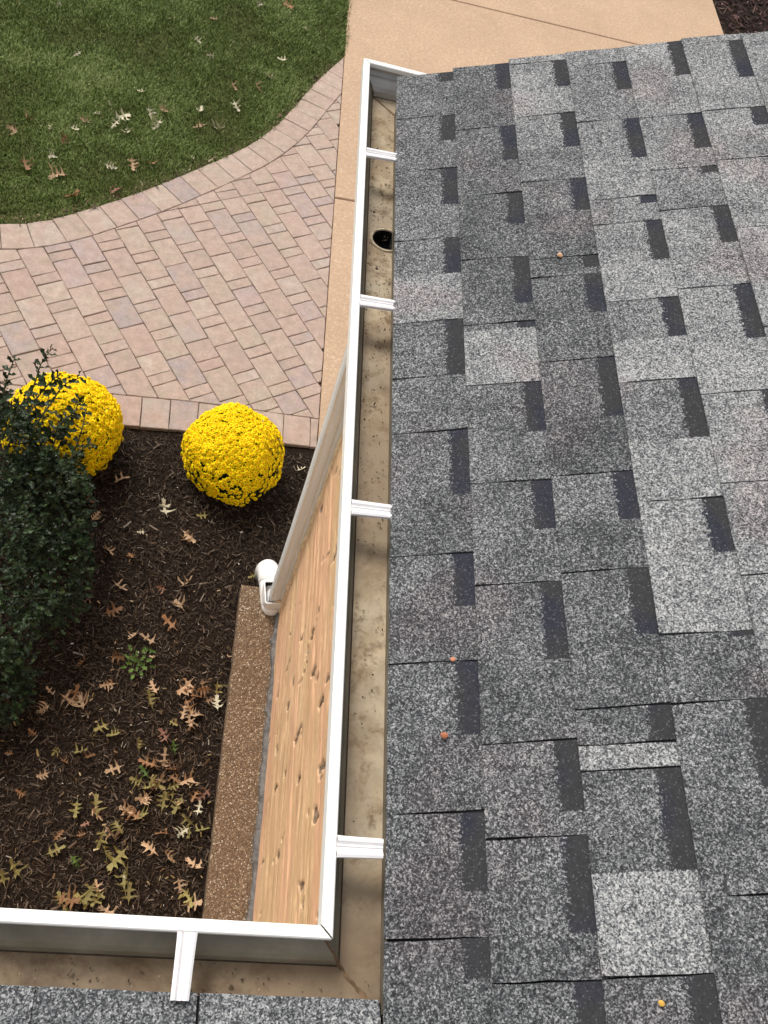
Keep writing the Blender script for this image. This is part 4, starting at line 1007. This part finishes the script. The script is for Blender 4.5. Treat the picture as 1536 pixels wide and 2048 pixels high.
SPR = [([(-.90 + .085 * i, 2.18 + .02 * (i % 3), .40), (-.87 + .085 * i, 2.30 + .03 * (i % 2), .50 - .02 * (i % 3)), (-.85 + .08 * i, 2.38 + .05 * (i % 3), .50 - .03 * (i % 2))], 13, .052) for i in range(5)] + [([(-.62, 2.25, .40), (-.58, 2.42, .46), (-.57, 2.50, .47)], 16, .058), ([(-.78, 2.3, .50), (-.70, 2.46, .56), (-.66, 2.54, .56)], 16, .06),
       ([(-.80, 2.25, .42), (-.76, 2.36, .46), (-.74, 2.44, .47)], 18, .06), ([(-.72, 2.2, .40), (-.66, 2.30, .44), (-.60, 2.34, .44)], 18, .06),
       ([(-.86, 2.3, .44), (-.86, 2.42, .48), (-.88, 2.5, .50)], 18, .058), ([(-.64, 2.1, .34), (-.56, 2.2, .38), (-.52, 2.25, .38)], 16, .055),
       ([(-.93, 2.25, .55), (-.945, 2.36, .78), (-.955, 2.42, .98), (-.93, 2.47, 1.13)], 30, .055),
       ([(-.92, 2.25, .5), (-.90, 2.38, .72), (-.885, 2.45, .88)], 20, .052),
       ([(-.80, 2.2, .5), (-.74, 2.40, .60), (-.72, 2.50, .66), (-.69, 2.58, .68)], 20, .06),
       ([(-.74, 2.2, .5), (-.66, 2.36, .58), (-.62, 2.44, .62), (-.56, 2.50, .62)], 18, .06),
       ([(-.70, 2.1, .46), (-.62, 2.28, .54), (-.56, 2.36, .56)], 18, .058),
       ([(-.66, 2.05, .40), (-.54, 2.20, .47), (-.47, 2.27, .48)], 16, .055),
       ([(-.85, 2.2, .5), (-.84, 2.38, .62), (-.82, 2.50, .68)], 18, .055),
       ([(-1.0, 2.2, .5), (-1.0, 2.38, .70), (-1.0, 2.46, .80)], 18, .052),
       ([(-.62, 2.0, .36), (-.52, 2.08, .43), (-.47, 2.12, .44)], 14, .05),
       ([(-.60, 1.8, .30), (-.50, 1.84, .35), (-.45, 1.86, .34)], 14, .05),
       ([(-.62, 1.6, .30), (-.52, 1.6, .34), (-.48, 1.58, .33)], 12, .05),
       ([(-.80, 2.1, .62), (-.74, 2.22, .72), (-.70, 2.28, .74)], 16, .055),
       ([(-.90, 1.9, .76), (-.86, 1.96, .88), (-.84, 2.0, .92)], 14, .05),
       ([(-.72, 1.75, .54), (-.66, 1.78, .62), (-.62, 1.80, .62)], 12, .05)]
for p, n, L in SPR: sprig(p, n, L)
o = lmass.build('sprig_leaves', HOL, hol); o.data.attributes.new('shade', 'FLOAT', 'POINT').data.foreach_set('value', lsh); tag(o, kind='stuff')
# trunk
mb = MB(); mb.v = []; 
for i in range(6):
    for j in range(8): a_ = j * math.pi / 4; r = .03 - .003 * i; mb.v.append((.0 + r * math.cos(a_), .1 + r * math.sin(a_), -.03 + i * .08))
for i in range(5):
    for j in range(8): q = (j + 1) % 8; mb.f.append((i * 8 + j, i * 8 + q, i * 8 + 8 + q, i * 8 + 8 + j)); mb.m.append(0)
mb.build('trunk', STEM, hol)

# ============================================================ FALLEN LEAVES
LM = {'T': m_leaf('tan_oak_leaf', (.33, .19, .10), (.55, .39, .25)), 'R': m_leaf('russet_oak_leaf', (.20, .085, .055), (.34, .18, .12)),
      'B': m_leaf('brown_oak_leaf', (.17, .085, .04), (.34, .18, .085)), 'O': m_leaf('olive_oak_leaf', (.17, .14, .045), (.33, .27, .10)),
      'G': m_leaf('green_leaf', (.055, .11, .02), (.13, .20, .045)), 'P': m_leaf('pale_oak_leaf', (.58, .52, .34), (.74, .68, .52))}
CN = {'T': 'tan', 'R': 'russet', 'B': 'brown', 'O': 'olive', 'G': 'green', 'P': 'pale cream'}
def oak_outline(R):
    """pin-oak outline, unit length, deep pointed lobes"""
    up = []; n = R.choice((2, 2, 3))
    up.append((.06, .03))
    for i in range(n):
        t = .14 + .66 * i / n; wl = (.34, .50, .36)[i] if n == 3 else (.46, .42)[i]; wl *= R.uniform(.75, 1.2); sw = R.uniform(.05, .22)
        up += [(t, .065), (t + .03, wl * .5)]
        if R.random() < .5: up.append((t + .01, wl * .75))
        up += [(t + sw, wl), (t + .12, wl * .55), (t + .15, .075)]
    up += [(.86, .12), (.93, .13), (.92, .05), (1.0, .0)]
    return up
def oak_mesh(mat, k):
    R = random.Random(100 + k); up = oak_outline(R); dn = [(x + R.uniform(-.03, .03), -y * R.uniform(.8, 1.15)) for x, y in oak_outline(R)][:-1]
    cu, cv = R.uniform(-1.0, 2.0), R.uniform(.6, 3.0); tw = R.uniform(-1.2, 1.2)
    bm = bmesh.new()
    def H(x, y): return cu * (x - .5) ** 2 * .5 + cv * y * y * .9 + tw * x * y * .5 + .05 * noise.noise(Vector((x * 6, y * 6, k)))
    ring = [(-.16, .008)] + [(0, .012)] + up + list(reversed(dn)) + [(0, -.012), (-.16, -.008)]
    # midrib fan: split into upper and lower strips so the lobes stay simple
    mids = []
    vs = [bm.verts.new((x - .45, y, H(x, y))) for x, y in ring]
    try: f = bm.faces.new(vs); bmesh.ops.triangulate(bm, faces=[f], ngon_method='EAR_CLIP')
    except Exception: pass
    for v in bm.verts: pass
    me = bpy.data.meshes.new('oak_leaf'); bm.to_mesh(me); bm.free(); me.materials.append(mat); me.update(); return me
OAK = {c: [oak_mesh(LM[c], k + ord(c)) for k in range(12)] for c in LM}
RL = random.Random(12)
specific = {}
def near_desc(x, y, where, c):
    """label by what the leaf lies beside"""
    if where == 'lawn':
        if y > 5.9: return '%s leaf on the far side of the lawn' % CN[c], 'leaves scattered on the far lawn'
        if x > .0: return '%s leaf in grass near the tapering paver border' % CN[c], 'leaves on the lawn near the concrete'
        if x < -1.0: return '%s leaf at the left edge of the lawn' % CN[c], 'leaves at the left of the lawn'
        return '%s leaf in the middle of the lawn' % CN[c], 'leaves in the middle of the lawn'
    if y > 1.95: return '%s leaf on mulch between holly and yellow flowers' % CN[c], 'leaves on the mulch by the flowers'
    if x > .02: return '%s leaf in litter by the aggregate ledge' % CN[c], 'leaf litter against the ledge'
    if x < -.42: return '%s leaf on mulch below the holly shrub' % CN[c], 'leaves on the mulch below the holly'
    if y < .80: return '%s leaf on mulch close to the lower white gutter' % CN[c], 'leaves on the mulch near the lower gutter'
    return '%s leaf in the open middle of the mulch' % CN[c], 'leaves in the middle of the mulch bed'
SPEC = {(-.027, 1.814): 'bright tan curled oak leaf on mulch nearest the white drain elbow, just left of it',
        (0.294, 2.0): 'small olive star shaped leaf touching the white drain elbow on its far side',
        (0.001, 1.92): 'tan curled leaf arching like a ring on the mulch left of the ledge end'}
RX2 = random.Random(99)
for cx_, cy_, sd_, n_, cols in ((-.03, .98, .09, 12, 'TOTBO'), (.10, 1.36, .05, 6, 'TBT'), (-.21, .62, .09, 11, 'OOBG'), (-.25, 1.22, .12, 7, 'OTB'), (.02, .72, .14, 8, 'TOB'), (-.6, .75, .22, 8, 'BOT'), (-.2, 1.75, .2, 5, 'BT')):
    for i in range(n_):
        x_, y_ = cx_ + RX2.gauss(0, sd_), cy_ + RX2.gauss(0, sd_)
        if x_ < .2: LEAVES.append((round(x_, 3), round(y_, 3), round(RX2.uniform(.035, .066), 3), RX2.choice(cols), 'bed'))
# tell leaves of one colour and place apart by size, then by how far they lie from the lower gutter
tmp = [[*near_desc(x, y, w, c), x, y, s_, c, w] for (x, y, s_, c, w) in LEAVES]
sets = {}
for i, t in enumerate(tmp): sets.setdefault(t[0], []).append(i)
ORD = ['nearest', 'second', 'third', 'fourth', 'fifth', 'sixth', 'seventh', 'eighth', 'ninth', 'tenth', 'eleventh', 'twelfth', 'thirteenth', 'fourteenth', 'fifteenth', 'sixteenth', 'seventeenth', 'eighteenth', 'nineteenth', 'twentieth', '21st', '22nd', '23rd', '24th', '25th']
final = {}
for lab, ids in sets.items():
    if len(ids) == 1: final[ids[0]] = 'only ' + lab; continue
    left = list(ids); big = max(left, key=lambda i: tmp[i][4]); final[big] = lab + ', the largest there'; left.remove(big)
    if len(left) > 1: sm = min(left, key=lambda i: tmp[i][4]); final[sm] = lab + ', the smallest there'; left.remove(sm)
    if len(left) > 1: a_ = min(left, key=lambda i: tmp[i][2]); final[a_] = lab + ', farthest left'; left.remove(a_)
    if len(left) > 1: a_ = max(left, key=lambda i: tmp[i][2]); final[a_] = lab + ', farthest right'; left.remove(a_)
    allr = sorted(ids, key=lambda i: tmp[i][3])
    for i in left:
        k = allr.index(i); final[i] = lab + (', nearest the camera' if k == 0 else ', %s nearest the camera' % ORD[k])
for i, (lab, grp, x, y, s_, c, w) in enumerate(tmp):
    me = OAK[c][RL.randrange(12)]; key = (x, y)
    if w != 'lawn' and x > .235 - s_ * .4 and y < 1.93: x = .235 - s_ * .45
    z = .002 + s_ * .06 if w != 'lawn' else .010
    o = link('fallen_leaf', me, None, (x, y, z + (0 if w == 'lawn' else relief(x, y))))
    o.rotation_euler = (RL.gauss(0, .45), RL.gauss(0, .45), RL.uniform(0, 6.283)); k = s_ * 1.42; o.scale = (k, k * RL.uniform(.75, 1.1), k)
    tag(o, SPEC.get(key) or final[i], 'leaf', grp)
# shredded litter fragments too small to count
def reg_lit(R):
    if R.random() < .7: x = R.gauss(-.0, .22); y = R.gauss(.95, .45)
    else: x = R.uniform(-.9, .23); y = R.uniform(.2, 2.3)
    if x > .22 or y < .1 or y > 2.5: return None
    return x, y, -.004 + relief(x, y)
tag(slivers('leaf_litter', 700, reg_lit, .006, .02, m_shade('litter_bits', [(0, (.07, .04, .02)), (.5, (.20, .12, .05)), (.8, (.34, .24, .11)), (1, (.55, .42, .25))], .7, .2), 31, .8, .42), kind='stuff')
def reg_grit(R):
    x = R.uniform(-1.2, .23); y = R.uniform(.1, 2.5); return x, y, -.0 + relief(x, y)
tag(slivers('pale_grit', 420, reg_grit, .004, .009, m_shade('grit', [(0, (.25, .22, .18)), (1, (.7, .66, .6))], .8, .2), 33, .5, .6), kind='stuff')
def reg_edge(R):
    p = OUTd[R.randrange(len(OUTd))]
    if p.x > .52: return None
    return p.x + R.gauss(0, .014), p.y + R.gauss(.020, .018), .004
tag(slivers('edge_debris', 2600, reg_edge, .006, .02, m_shade('edge_bits', [(0, (.05, .03, .02)), (.7, (.16, .10, .06)), (1, (.45, .36, .25))], .8, .2), 35, .4, .4), kind='stuff')

# small green weed in the mulch
weed = empty('weed', (-.155, 1.50, 0)); tag(weed, 'small low green weed sprouting from the mulch between tan leaves', 'plant')
RW = random.Random(6)
for i in range(16):
    a_ = i * 2.4; r = .006 + .0035 * i; v, f = place_leaf(Vector((r * math.cos(a_), r * math.sin(a_), .012 + .0015 * i)), Vector((math.cos(a_), math.sin(a_), .5)), .034, R=RW)
    link('leaf', mesh('leaf', v, f, LM['G']), weed)

# things lying on the roof
def roof_pt(c, y, h=.012): return (RX + c * EX * SX - h * SZ, y, LZ + c * EX * SZ + h * SX)
def crumb(name, loc, r, mat, label, cat, seed):
    R = random.Random(seed); bm = bmesh.new(); bmesh.ops.create_icosphere(bm, subdivisions=2, radius=r)
    for v in bm.verts: v.co *= 1 + .35 * noise.noise(v.co * (2 / r) * .4 + Vector((seed, 0, 0))); v.co.z *= .55; v.co.x *= 1.2
    me = bpy.data.meshes.new(name); bm.to_mesh(me); bm.free(); me.materials.append(mat)
    return tag(link(name, me, None, loc), label, cat)
crumb('seed_husk', roof_pt(.62, .548, .012), .0065, simple('russet_husk', (.38, .14, .07), .7, .2, .3, 200), 'russet round seed husk on the first shingle course beside a dark band', 'seed', 1)
crumb('seed_husk', roof_pt(2.45, 1.80, .012), .007, simple('tan_husk', (.55, .33, .2), .7, .2, .3, 200), 'tan seed husk caught on a shingle joint high on the far part of the roof', 'seed', 2)
crumb('leaf_scrap', roof_pt(2.50, .115, .010), .0045, simple('yellow_scrap', (.62, .36, .08), .7, .2, .3, 200), 'tiny yellow leaf scrap on the roof at the near edge', 'leaf scrap', 3)
crumb('leaf_scrap', roof_pt(.73, .700, .010), .0045, simple('orange_scrap', (.6, .25, .14), .7, .2, .3, 200), 'tiny orange leaf scrap beside the top of a dark band in the first course', 'leaf scrap', 4)
